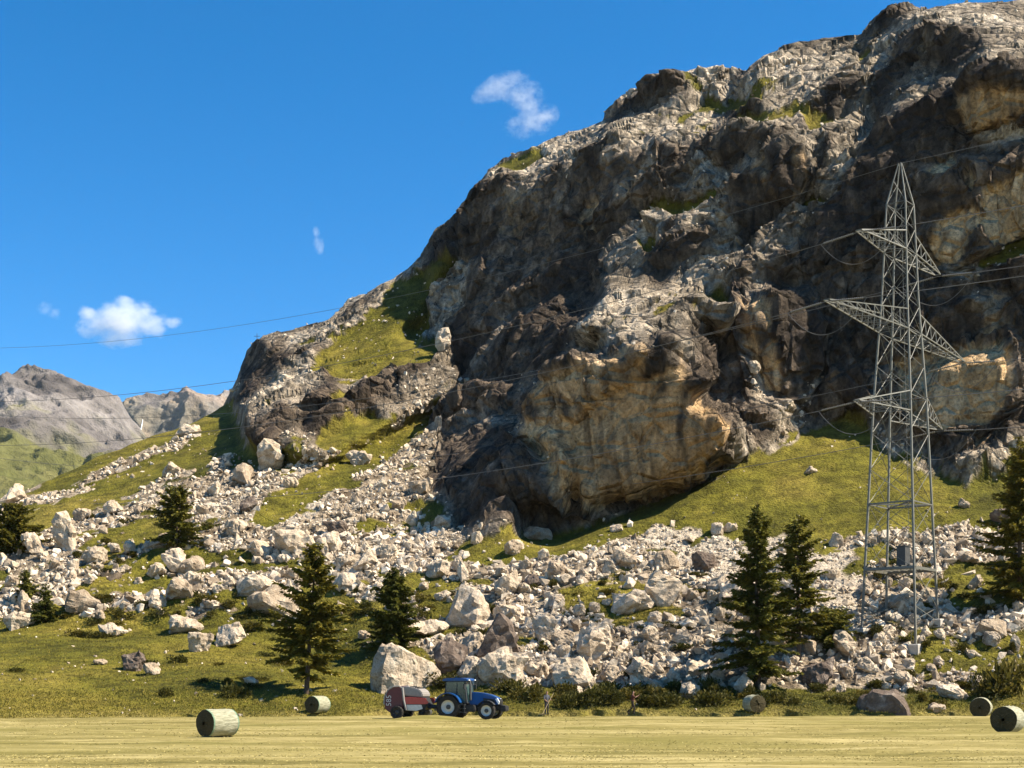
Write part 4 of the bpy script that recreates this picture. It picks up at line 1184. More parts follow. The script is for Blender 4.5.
# ------------------------------------------------------------------ grass: tufts of the meadow and the uncut strip, stubble and loose hay of the field
def grass_stuff(name, N, area, hmin, hmax, mat, label, seed, on_mount):
    rs = np.random.RandomState(seed)
    if on_mount:
        w = np.maximum((gmask * (1 - rock)).reshape(NRT, NC)[:NR] * np.abs(np.gradient(PY, axis=0)) * np.gradient(cx)[None] * area(PX, PY), 0)
        ii = rs.choice(w.size, N, p=w.ravel() / w.sum())
        b = GRIDQ[:NR].reshape(-1, 3)[ii] + rs.uniform(-.4, .4, (N, 3)) * np.array([1, 1, 0])
    else:
        b = area(rs, N)
    k = 4
    b = np.repeat(b, k, 0) + rs.normal(size=(N * k, 3)) * np.array([.10, .10, 0.02])
    d = rs.normal(size=(N * k, 3)) * .5 + np.array([0, 0, 1.]); d /= np.linalg.norm(d, axis=1, keepdims=True)
    ln = rs.uniform(hmin, hmax, N * k) * b[:, 1] / 110
    V, Qd = sprays(b, d, ln, ln * .10 + .012, rs)
    tag(link(name, np_mesh(name, V, Qd), mat), label, 'grass', kind='stuff')
t = NT("meadow_grass")
g = t.n('ShaderNodeNewGeometry')
a = t.ramp(g.outputs['Random Per Island'], [(0, (.085, .080, .012)), (.5, (.15, .130, .018)), (1, (.25, .195, .045))])
t.base(t.mix(.6, a, t.ramp(t.noise(t.co(), .35, 3), [(.35, (.6, .65, .5)), (.65, (1.3, 1.2, 1.1))]), 'MULTIPLY'))
t = NT("dry_hay")
g = t.n('ShaderNodeNewGeometry')
t.base(t.ramp(g.outputs['Random Per Island'], [(0, (.19, .160, .045)), (.5, (.32, .26, .085)), (1, (.46, .38, .16))]))
grass_stuff("grass", 26000, lambda x, y: (y > 600) * ((x > -40) & (x < 1070)) * np.where(y > 690, 3., .8),   .06, .20, MATS["meadow_grass"], 'rough meadow grass at the foot of the talus', 31, True)
def hay_area(rs, N):
    u_ = rs.rand(N); yy = 1 / (1 / 38. * (1 - u_) + 1 / 112. * u_)
    xx = rs.uniform(-.40, .40, N) * yy
    sw = np.sin(yy * 1.15 + fbm2(xx / 30, yy / 12, 2, 8) * 2.2)
    keep = rs.rand(N) < np.clip(.45 + .6 * sw, .08, 1)
    xx, yy = xx[keep], yy[keep]
    return np.stack([xx, yy, np.zeros_like(xx) + .03], -1)
def hay():
    rs = np.random.RandomState(5)
    b = hay_area(rs, 26000); k = 3
    b = np.repeat(b, k, 0) + rs.normal(size=(len(b) * k, 3)) * np.array([.12, .10, .02])
    d = rs.normal(size=b.shape) * np.array([1, .8, .10]) + np.array([0, 0, .06]); d /= np.linalg.norm(d, axis=1, keepdims=True)
    ln = rs.uniform(.04, .13, len(b)) * (b[:, 1] / 60) ** .6
    V, Qd = sprays(b, d, ln, ln * .10 + .006, rs)
    tag(link("loose_hay", np_mesh("loose_hay", V, Qd), MATS["dry_hay"]), 'loose raked hay lying on the mown field', 'hay', kind='stuff')
hay()
# ------------------------------------------------------------------ lattice pylon
simple("galvanised_steel", (.155, .15, .125), .6, .1, .4, .15, 2)
simple("dark_steel", (.07, .07, .068), .6, .3, .4, .2, 3)
simple("concrete", (.42, .38, .32), .95, 0, .1, .2, 3)
simple("insulator_glaze", (.13, .12, .10), .3, 0, .5, .1, 4)
simple("cable_metal", (.14, .13, .12), .6, .2, .5, .05, 3)

PC = Vector((33.55, 121.0, 0))
dA = Vector((-.635, -.772, 0)).normalized(); dP = Vector((.772, -.635, 0)).normalized()
def corner(i, z):
    s = np.interp(z, [0, 5.8, 27, 35.6, 43.8], [2.69, 2.47, 1.66, 1.16, .86])
    a, b = [(1, 1), (1, -1), (-1, -1), (-1, 1)][i]          # front, left, back, right
    return Vector((PC.x, PC.y, z)) + dA * (a * s) + dP * (b * s)
def bars(lst, w):
    s = Soup()
    for a, b in lst: s.tube([a, b], [w * .7, w * .7], 4)
    return s
def build_pylon():
    root = empty("electricity_pylon", (PC.x, PC.y, 4.5))
    tag(root, 'tall grey lattice steel power pylon with three crossarms standing on the scree', 'pylon')
    off = Vector((PC.x, PC.y, 4.5))
    loc = lambda v: v - off
    lev = [5.6, 9.0, 12.2, 15.0, 17.9, 20.9, 24.0, 27.0, 29.8, 32.7, 35.0, 37.3, 39.6, 41.7, 43.8]
    feet = []
    for i in range(4):
        c = corner(i, 5.5); z = drop(c.x, c.y)
        feet.append(min(z, 7.5))
    peak = Vector((PC.x, PC.y, 47.4))
    S = MATS["galvanised_steel"]
    for i in range(4):
        s = Soup()
        pts = [corner(i, z) for z in (feet[i] - .1, 27, 35.6, 43.8)] + [peak + (corner(i, 43.8) - Vector((PC.x, PC.y, 43.8))) * .12]
        s.tube([loc(p) for p in pts], [.12, .105, .09, .08, .05], 4)
        link("leg", s.mesh("leg"), S, root)
        f = Soup(); c = loc(corner(i, feet[i]))
        f.tube([c + Vector((0, 0, -1.2)), c + Vector((0, 0, .45)), c + Vector((0, 0, .55))], [.72, .62, .5], 4)
        f.tube([c + Vector((0, 0, .545)), c + Vector((0, 0, .56))], [.5, .01], 4)
        link("footing", f.mesh("footing"), MATS["concrete"], root)
    for i in range(4):
        j = (i + 1) % 4
        L = []
        for k in range(len(lev) - 1):
            z0, z1 = lev[k], lev[k + 1]
            z0f = max(z0, max(feet[i], feet[j]) + .3) if k == 0 else z0
            L += [(loc(corner(i, z0f)), loc(corner(j, z1))), (loc(corner(j, z0f)), loc(corner(i, z1)))]
            if z1 in (12.2, 17.9, 27.0, 32.7, 39.6): L.append((loc(corner(i, z1)), loc(corner(j, z1))))
        L += [(loc(corner(i, 43.8)), loc(corner(j, 43.8))), (loc(corner(i, 43.8)), loc(corner(j, 43.8).lerp(peak, .55)))]
        link("bracing", bars(L, .045).mesh("bracing"), S, root)
    link("ring_frame", bars([(loc(corner(0, 17.9)), loc(corner(2, 17.9))), (loc(corner(1, 17.9)), loc(corner(3, 17.9)))] + [(loc(corner(i, 17.9)), loc(corner((i + 1) % 4, 17.9))) for i in range(4)], .12).mesh("ring_frame"), S, root)
    # work platform with a switch cabinet
    pl = Soup()
    for i in range(4): pl.tube([loc(corner(i, 12.25) + (corner(i, 12.25) - PC).normalized() * .0), loc(corner((i + 1) % 4, 12.25))], [.16, .16], 4)
    for q in np.linspace(.12, .88, 6): pl.tube([loc(corner(0, 12.4).lerp(corner(1, 12.4), q)), loc(corner(3, 12.4).lerp(corner(2, 12.4), q))], [.13, .13], 4)
    link("platform", pl.mesh("platform"), S, root)
    cb = Soup(); cc = loc(Vector((PC.x + .1, PC.y - .6, 12.5)))
    cb.tube([cc, cc + Vector((0, 0, 1.7))], [.58, .58], 4); cb.tube([cc + Vector((0, 0, 1.7)), cc + Vector((0, 0, 1.78)), cc + Vector((0, 0, 1.79))], [.66, .66, .01], 4)
    cb.tube([cc + Vector((0, 0, 0)), cc + Vector((0, 0, .001))], [.58, .01], 4)
    link("cabinet", cb.mesh("cabinet"), MATS["dark_steel"], root)
    ld = []
    a0, a1 = corner(0, feet[0] + .6), corner(0, 43)
    side = (corner(1, 20) - corner(0, 20)).normalized() * .38
    for q in np.linspace(0.02, .98, 70): ld.append((loc(a0.lerp(a1, q)), loc(a0.lerp(a1, q) + side)))
    ld.append((loc(a0 + side), loc(a1 + side)))
    link("ladder", bars(ld, .022).mesh("ladder"), S, root)
    tips = []
    for z, h, up in ((25.6, 8.5, 1.7), (32.7, 13.8, 1.7), (39.6, 8.1, 1.6)):
        for sg in (1, -1):
            tip = Vector((PC.x, PC.y, z)) + dA * (sg * h)
            ci = (0, 1) if sg == 1 else (3, 2)
            A0, A1 = corner(ci[0], z), corner(ci[1], z); B0, B1 = corner(ci[0], z + up), corner(ci[1], z + up)
            tw0, tw1 = tip + dP * .25, tip - dP * .25
            L = [(loc(A0), loc(tw0)), (loc(A1), loc(tw1)), (loc(B0), loc(tw0)), (loc(B1), loc(tw1)), (loc(tw0), loc(tw1))]
            chord = Soup()
            for a, b in L: chord.tube([a, b], [.07, .06], 4)
            n = max(4, int(h / 1.5))
            pa, pb, pc_, pd = A0, A1, B0, B1
            for k in range(1, n):
                q = k / n
                na, nb, nc, nd = A0.lerp(tw0, q), A1.lerp(tw1, q), B0.lerp(tw0, q), B1.lerp(tw1, q)
                for u_, v_ in ((pa, nb) if k % 2 else (pb, na), (na, nb), (pa, nc), (pb, nd), (na, nc), (nb, nd)):
                    chord.tube([loc(u_), loc(v_)], [.036, .036], 4)
                pa, pb, pc_, pd = na, nb, nc, nd
            arm = link("crossarm", chord.mesh("crossarm"), S, root)
            tips.append((tip, sg, z))
    return root, off, tips
pyl, poff, tips = build_pylon()
def wire_pts(p0, direction, a, b, length, n=40):
    return [p0 + direction * s + Vector((0, 0, a * s + b * s * s)) for s in np.linspace(0, length, n)]
INS = 3.4
NAMES = {25.6: 'lower', 32.7: 'middle', 39.6: 'upper'}
for tip, sg, z in tips:
    ends = []
    wpts = []
    for dr, a, b, ln in ((-dP, -.0693, .00074, 185), (dP, -.055, .0006, 105)):
        e0 = tip + Vector((0, 0, -.15)); e1 = e0 + dr * INS + Vector((0, 0, a * INS - .1))
        s = Soup(); seg = 16
        pts, rad = [], []
        for k in range(seg * 2 + 1):
            pts.append((e0.lerp(e1, .12 + .8 * k / (seg * 2))) - poff); rad.append(.10 if k % 2 else .04)
        s.tube(pts, rad, 7); s.tube([e0 - poff, e1 - poff], [.03, .03], 4)
        link("insulator", s.mesh("insulator"), MATS["insulator_glaze"], pyl)
        ends.append(e1); wpts.append(wire_pts(e1, dr, a, b, ln))
    s = Soup()
    mid = (ends[0] + ends[1]) / 2
    s.tube([ends[0] * (1 - q) + ends[1] * q - poff + Vector((0, 0, -2.3 * (1 - (2 * q - 1) ** 2))) for q in np.linspace(0, 1, 20)], [.026] * 20, 5)
    link("jumper_cable", s.mesh("jumper_cable"), MATS["cable_metal"], pyl)
    for k, (pts, where) in enumerate(zip(wpts, ('leading west up the valley', 'leading out to the east'))):
        s = Soup(); s.tube(pts, [.030] * len(pts), 5)
        side = 'nearer' if sg == 1 else 'farther'
        o = link("power_line", s.mesh("power_line", True), MATS["cable_metal"])
        tag(o, f'power cable on the {side} tip of the {NAMES[z]} crossarm {where}', 'power line')
pk = Vector((PC.x, PC.y, 47.4))
for dr, a, b, ln, where in ((-dP, -.0563, .00068, 185, 'leading west up the valley'), (dP, -.03, .0005, 105, 'leading out to the east')):
    s = Soup(); s.tube(wire_pts(pk, dr, a, b, ln), [.022] * 40, 5)
    tag(link("power_line", s.mesh("power_line", True), MATS["cable_metal"]), 'thin earth wire from the peak of the pylon ' + where, 'power line')

# ------------------------------------------------------------------ hay bales
def bale_mats():
    t = NT("net_wrap"); co = t.co((1, 1, 1), True)
    n = t.noise(t.co((2, 8, 8), True), 1.4, 5, .7)
    x = t.n('ShaderNodeSeparateXYZ'); t.l(co, x.inputs[0])
    b = t.ramp(n, [(.3, (.15, .145, .09)), (.5, (.27, .26, .175)), (.7, (.40, .385, .28))])
    edge = t.ramp(t.math('ABSOLUTE', x.outputs[0]), [(.655, 0.), (.70, 1.)])
    t.base(t.mix(edge, b, (.13, .20, .13))); t.bump(n, .6, .06)
    t = NT("bale_end"); co = t.co((1, 1, 1), True)
    mp = t.n('ShaderNodeTexWave', wave_type='RINGS'); mp.rings_direction = 'X'; mp.inputs['Scale'].default_value = 4.5; mp.inputs['Distortion'].default_value = 3.5; mp.inputs['Detail'].default_value = 3
    t.l(co, mp.inputs[0])
    n = t.noise(co, 9, 5, .7)
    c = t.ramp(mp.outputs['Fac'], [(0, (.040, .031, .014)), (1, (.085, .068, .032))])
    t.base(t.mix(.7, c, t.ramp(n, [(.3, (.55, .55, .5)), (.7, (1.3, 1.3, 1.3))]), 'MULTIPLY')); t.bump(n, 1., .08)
bale_mats()
def bale(px, pyb, dia_px, n_dir, width, label):
    Yb = CAMZ * F / (pyb - HZ)
    if Yb > 96:
        g = on_ground(px, pyb - 1); Yb = min(Yb, g.y) if g.y < 130 else Yb
    m = Yb / F; r = dia_px * m / 2
    rs = np.random.RandomState(int(px))
    root = empty("hay_bale", ((px - CX) * m, Yb + r * .6, max(0, drop((px - CX) * m, Yb + r * .6)) - .03))
    nx, ny = n_dir; root.rotation_euler = (0, 0, math.atan2(ny, nx))
    tag(root, label, "bale")
    seg, nl = 56, 9
    th = np.linspace(0, 2 * np.pi, seg, endpoint=False)
    V = []
    for k in range(nl):
        x = (k / (nl - 1) - .5) * width
        rr = r * (1 - .035 * abs(2 * k / (nl - 1) - 1) ** 3) * (1 + .012 * np.sin(th * 5 + k) + .010 * rs.normal(size=seg))
        zz = np.cos(th) * rr + r; zz = np.where(zz < .10 * r, .10 * r * .4 + zz * .6, zz)
        V.append(np.stack([np.full(seg, x), np.sin(th) * rr * 1.02, zz], -1))
    V = np.array(V)
    i = np.arange(nl * seg).reshape(nl, seg); j = np.roll(i, -1, 1)
    link("net_wrap", np_mesh("net_wrap", V.reshape(-1, 3), np.stack([i[:-1], i[1:], j[1:], j[:-1]], -1).reshape(-1, 4), True), MATS["net_wrap"], root)
    for s_, ring in ((-1, V[0]), (1, V[-1])):
        rings = [ring]
        c = ring.mean(0)
        for q in (.85, .6, .35, .12): rings.append(c + (ring - c) * q + np.array([s_, 0, 0]) * (.07 * (1 - q * q)) + rs.normal(size=ring.shape) * .012)
        A = np.array(rings); ii = np.arange(5 * seg).reshape(5, seg); jj = np.roll(ii, -1, 1)
        qd = np.stack([ii[:-1], jj[:-1], jj[1:], ii[1:]], -1).reshape(-1, 4)
        if s_ > 0: qd = qd[:, ::-1]
        # close the middle
        me = np_mesh("end_face", np.concatenate([A.reshape(-1, 3), [c + np.array([s_ * .07, 0, 0])]]), np.concatenate([qd, [[ii[4, k], jj[4, k], 5 * seg, 5 * seg] for k in range(0)]]) if False else qd, True)
        link("end_face", me, MATS["bale_end"], root)
    return root
bale(216, 736.5, 28, (-.61, -.79), 1.5, 'nearest western round hay bale lying on the mown field with a dark end')
bale(317, 716.5, 17.5, (-.45, -.89), 1.5, 'round hay bale at the field edge beneath the tall lone spruce')
bale(755, 714.5, 18, (.30, -.95), 1.22, 'pale round hay bale seen end on at the field edge below the spruce pair')
bale(983, 717.5, 20.5, (-.42, -.9), 1.22, 'dark ended round hay bale just behind the easternmost bale')
bale(1011, 733, 27.5, (-.62, -.78), 1.3, 'easternmost hay bale, partly cut off by the picture edge')

# ------------------------------------------------------------------ tractor and baler
simple("blue_paint", (.008, .062, .21), .32, 0, .35, .06, 3)
simple("black_plastic", (.018, .018, .019), .6, 0, .4, .2, 6)
simple("tyre_rubber", (.030, .027, .024), .9, 0, .2, .3, 9)
simple("rim_white", (.55, .54, .50), .5, 0, .4, .1, 5)
simple("red_paint", (.42, .050, .035), .35, 0, .5, .1, 4)
simple("maroon_paint", (.095, .010, .013), .4, 0, .5, .15, 4)
simple("grey_cover", (.24, .22, .20), .5, 0, .4, .12, 4)
simple("silver_plate", (.52, .50, .47), .4, .3, .5, .12, 4)
simple("lamp_glass", (.75, .76, .78), .15, 0, .6, .03, 4)
t = NT("cab_glass"); t.b.inputs['Base Color'].default_value = (.05, .10, .095, 1); t.b.inputs['Roughness'].default_value = .05; t.b.inputs['Specular IOR Level'].default_value = .6; t.b.inputs['Alpha'].default_value = .62
simple("white_lettering", (.52, .50, .47), .6, 0, .3, .02, 4)

def prism(prof, y0, y1, bevel=.03, taper=None):
    """side profile (x, z) extruded across y, edges bevelled"""
    bm = bmesh.new()
    a = [bm.verts.new((x, y0, z)) for x, z in prof]
    b = [bm.verts.new((x, y1, z)) for x, z in prof]
    if taper:
        for v in a + b: v.co.y *= taper(v.co.x, v.co.z)
    n = len(prof)
    bm.faces.new(a[::-1]); bm.faces.new(b)
    for i in range(n): bm.faces.new((a[i], a[(i + 1) % n], b[(i + 1) % n], b[i]))
    bmesh.ops.recalc_face_normals(bm, faces=bm.faces[:])
    if bevel: bmesh.ops.bevel(bm, geom=bm.edges[:], offset=bevel, segments=2, affect='EDGES', clamp_overlap=True)
    me = bpy.data.meshes.new("m"); bm.to_mesh(me); bm.free()
    return me
def boxm(c, s, bevel=.02):
    x, y, z = c; a, b, h = s[0] / 2, s[1] / 2, s[2] / 2
    return prism([(x - a, z - h), (x + a, z - h), (x + a, z + h), (x - a, z + h)], y - b, y + b, bevel)
def join_meshes(name, ms):
    bm = bmesh.new()
    for m in ms: bm.from_mesh(m)
    me = bpy.data.meshes.new(name); bm.to_mesh(me); bm.free()
    for m in ms: bpy.data.meshes.remove(m)
    return me
def part(name, me, mat, parent):
    me.name = name
    return link(name, me, MATS[mat], parent)
def lathe_y(prof, seg=40):
    """profile of (radius, y) turned round the y axis"""
    th = np.linspace(0, 2 * np.pi, seg, endpoint=False)
    V = np.array([[[r * math.sin(t_), y, r * math.cos(t_)] for t_ in th] for r, y in prof])
    i = np.arange(len(prof) * seg).reshape(len(prof), seg); j = np.roll(i, -1, 1)
    return V.reshape(-1, 3), np.stack([i[:-1], j[:-1], j[1:], i[1:]], -1).reshape(-1, 4)
def wheel(parent, x, y, R_, W, rimR, out, lugs=18, rim='rim_white'):
    """thing > wheel (hub) > tyre, rim; out = which side faces outwards"""
    h = .5 * W
    hub = part("wheel", np_mesh("wheel", *lathe_y([(.02, -h * .5), (rimR * .35, -h * .5), (rimR * .35, h * .35 * 1), (.14, h * .62), (.02, h * .66)] if out > 0 else [(.02, -h * .66), (.14, -h * .62), (rimR * .35, -h * .35), (rimR * .35, h * .5), (.02, h * .5)]), True), 'dark_steel', parent)
    hub.location = (x, y, R_)
    s = Soup()
    s.quads(*lathe_y([(rimR, -h * .8), (rimR + .04, -h * .95), (R_ * .84, -h), (R_ * .95, -h * .86), (R_ * .965, 0), (R_ * .95, h * .86), (R_ * .84, h), (rimR + .04, h * .95), (rimR, h * .8)], 48))
    for k in range(lugs):
        for sd in (-1, 1):
            a = 2 * math.pi * (k + (.5 if sd > 0 else 0)) / lugs
            p0 = Vector((math.sin(a) * R_ * .975, sd * .04, math.cos(a) * R_ * .975)); a2 = a + .22
            p1 = Vector((math.sin(a2) * R_ * .955, sd * h * .95, math.cos(a2) * R_ * .955))
            s.tube([p0, p1], [.045 * R_, .045 * R_], 4)
    part("tyre", s.mesh("tyre", False), 'tyre_rubber', hub)
    o = out
    pr = [(rimR, -h * .8), (rimR, -h * .5), (rimR * .9, -h * .42), (rimR * .9, h * .2 * o), (rimR * .62, h * .05 * o), (rimR * .55, h * .25 * o), (rimR * .3, h * .28 * o), (rimR * .3, h * .02 * o), (rimR * .9, 0), (rimR * .9, h * .42), (rimR, h * .5), (rimR, h * .8)]
    part("rim", np_mesh("rim", *lathe_y(pr, 36), True), rim, hub)
    return hub

def build_tractor(loc, rz):
    T = empty("tractor", loc, rz)
    tag(T, 'blue tractor with white wheel rims pulling the red baler along the field edge', 'tractor')
    RR, FR = .84, .60
    # bonnet: falls to the front, shoulders narrower than the base
    part("bonnet", prism([(1.28, 1.02), (1.28, 1.80), (1.55, 1.86), (2.20, 1.80), (2.85, 1.66), (3.28, 1.46), (3.42, 1.20), (3.40, 1.0), (2.6, .94)], -.42, .42, .05, lambda x, z: 1 - .28 * max(0, (z - 1.45)) / .4), 'blue_paint', T)
    bon = T.children[-1] if T.children else None
    part("side_grille", join_meshes("side_grille", [prism([(2.35, 1.10), (2.30, 1.45), (3.05, 1.38), (3.22, 1.12)], s * .425 - .012, s * .425 + .012, 0) for s in (-1, 1)]), 'black_plastic', T)
    part("front_grille", prism([(3.40, .98), (3.44, 1.22), (3.36, 1.40), (3.42, 1.40), (3.50, 1.22), (3.46, .98)], -.28, .28, .01), 'black_plastic', T)
    for s in (-1, 1):
        part("headlight", prism([(3.16, 1.38), (3.30, 1.45), (3.455, 1.20), (3.40, 1.02), (3.30, 1.12)], s * .36 - .075, s * .36 + .075, .015), 'lamp_glass', T)
    part("chassis", join_meshes("chassis", [boxm((1.5, 0, .78), (3.2, .5, .5)), boxm((3.35, 0, .78), (.5, .5, .36)), boxm((0, 0, RR), (.5, 1.5, .34)), boxm((2.70, 0, FR), (.3, 1.5, .22)), boxm((-.55, 0, .55), (.7, .3, .3))]), 'black_plastic', T)
    part("front_weight", prism([(3.50, .55), (3.50, .98), (3.86, .92), (3.90, .62), (3.80, .52)], -.38, .38, .03), 'black_plastic', T)
    part("fuel_tank", prism([(.95, .52), (.95, .98), (1.75, .98), (1.85, .60), (1.75, .50)], -.80, -.40, .05), 'black_plastic', T)
    part("step", join_meshes("step", [boxm((1.0, -.98, z), (.42, .24, .035), .005) for z in (.48, .74, 1.0)] + [boxm((x, -1.08, .74), (.03, .03, .62), 0) for x in (.8, 1.2)]), 'dark_steel', T)
    # cab: four posts, sills, glass
    posts = []
    P_ = [((-.32, 1.45), (-.22, 2.58)), ((.52, 1.15), (.55, 2.60)), ((1.28, 1.10), (1.08, 2.60))]
    s_ = Soup()
    for sy in (-1, 1):
        for (x0, z0), (x1, z1) in P_: s_.tube([(x0, sy * .80, z0), (x1, sy * .74, z1)], [.055, .05], 4)
        s_.tube([(-.32, sy * .80, 1.48), (.52, sy * .80, 1.15), (1.28, sy * .80, 1.12)], [.06, .06, .06], 4)
        s_.tube([(-.22, sy * .74, 2.56), (1.08, sy * .74, 2.58)], [.05, .05], 4)
    for x, z in ((-.32, 1.48), (1.28, 1.12), (-.22, 2.56), (1.08, 2.58)): s_.tube([(x, -.8, z), (x, .8, z)], [.05, .05], 4)
    part("cab_frame", s_.mesh("cab_frame"), 'black_plastic', T)
    for sy in (-1, 1):
        for pr in ([(-.30, 1.5), (.50, 1.18), (.53, 2.55), (-.21, 2.53)], [(.56, 1.17), (1.24, 1.14), (1.06, 2.55), (.58, 2.55)]):
            part("window", prism(pr, sy * .775 - .006, sy * .775 + .006, 0), 'cab_glass', T)
    for x0, x1, z0, z1 in ((-.33, -.23, 1.5, 2.54), (1.28, 1.09, 1.16, 2.56)):
        part("window", prism([(x0 - .006, z0), (x0 + .006, z0), (x1 + .006, z1), (x1 - .006, z1)], -.76, .76, 0), 'cab_glass', T)
    part("cab_roof", prism([(-.52, 2.60), (-.50, 2.72), (-.2, 2.80), (.8, 2.82), (1.25, 2.76), (1.36, 2.64), (1.30, 2.59)], -.86, .86, .05), 'blue_paint', T)
    part("seat", join_meshes("seat", [boxm((.28, 0, 1.52), (.5, .5, .14), .04), boxm((.05, 0, 1.88), (.14, .48, .62), .04)]), 'black_plastic', T)
    sw = Soup(); sw.tube([(.98, .2 * math.cos(a), 1.82 + .2 * math.sin(a)) for a in np.linspace(0, 6.283, 20)], [.02] * 20, 5); sw.tube([(1.2, 0, 1.4), (.98, 0, 1.82)], [.04, .03], 6)
    part("steering_wheel", sw.mesh("steering_wheel"), 'black_plastic', T)
    for sy in (-1, 1):
        # rear mudguards: arched blue shells
        arc = [(.98 * math.cos(a), RR + .98 * math.sin(a)) for a in np.linspace(R(18), R(160), 14)]
        inn = [(.92 * math.cos(a), RR + .92 * math.sin(a)) for a in np.linspace(R(160), R(18), 14)]
        part("mudguard", prism(arc + inn, sy * .95 - .30, sy * .95 + .30, .01), 'blue_paint', T)
        arc = [(2.70 + .70 * math.cos(a), FR + .70 * math.sin(a)) for a in np.linspace(R(35), R(150), 10)]
        inn = [(2.70 + .66 * math.cos(a), FR + .66 * math.sin(a)) for a in np.linspace(R(150), R(35), 10)]
        part("mudguard", prism(arc + inn, sy * .86 - .2, sy * .86 + .2, .008), 'black_plastic', T)
        wheel(T, 0, sy * .92, RR, .50, .47, sy)
        wheel(T, 2.70, sy * .84, FR, .40, .37, sy, 16)
        m_ = Soup(); m_.tube([(1.15, sy * .8, 2.35), (1.22, sy * 1.18, 2.36)], [.02, .02], 5)
        part("mirror", join_meshes("mirror", [m_.mesh("a"), boxm((1.22, sy * 1.24, 2.22), (.07, .20, .36), .02)]), 'black_plastic', T)
        part("work_lamp", boxm((1.36, sy * .62, 2.66), (.08, .22, .10), .02), 'lamp_glass', T)
    ex = Soup(); ex.tube([(1.42, -.50, 1.3), (1.42, -.50, 2.35), (1.40, -.50, 2.62), (1.33, -.50, 2.72)], [.085, .085, .05, .05], 10)
    part("exhaust", ex.mesh("exhaust", True), 'dark_steel', T)
    part("rear_hitch", join_meshes("rear_hitch", [boxm((-.85, s * .42, .62), (.75, .07, .09)) for s in (-1, 1)] + [boxm((-.75, 0, .48), (.8, .16, .1))]), 'dark_steel', T)
    return T
TRZ = R(-17)
Ytr = 96.0
tr_loc = Vector(((453.2 - CX) / F * Ytr, Ytr, 0.0))
build_tractor(tr_loc, TRZ)

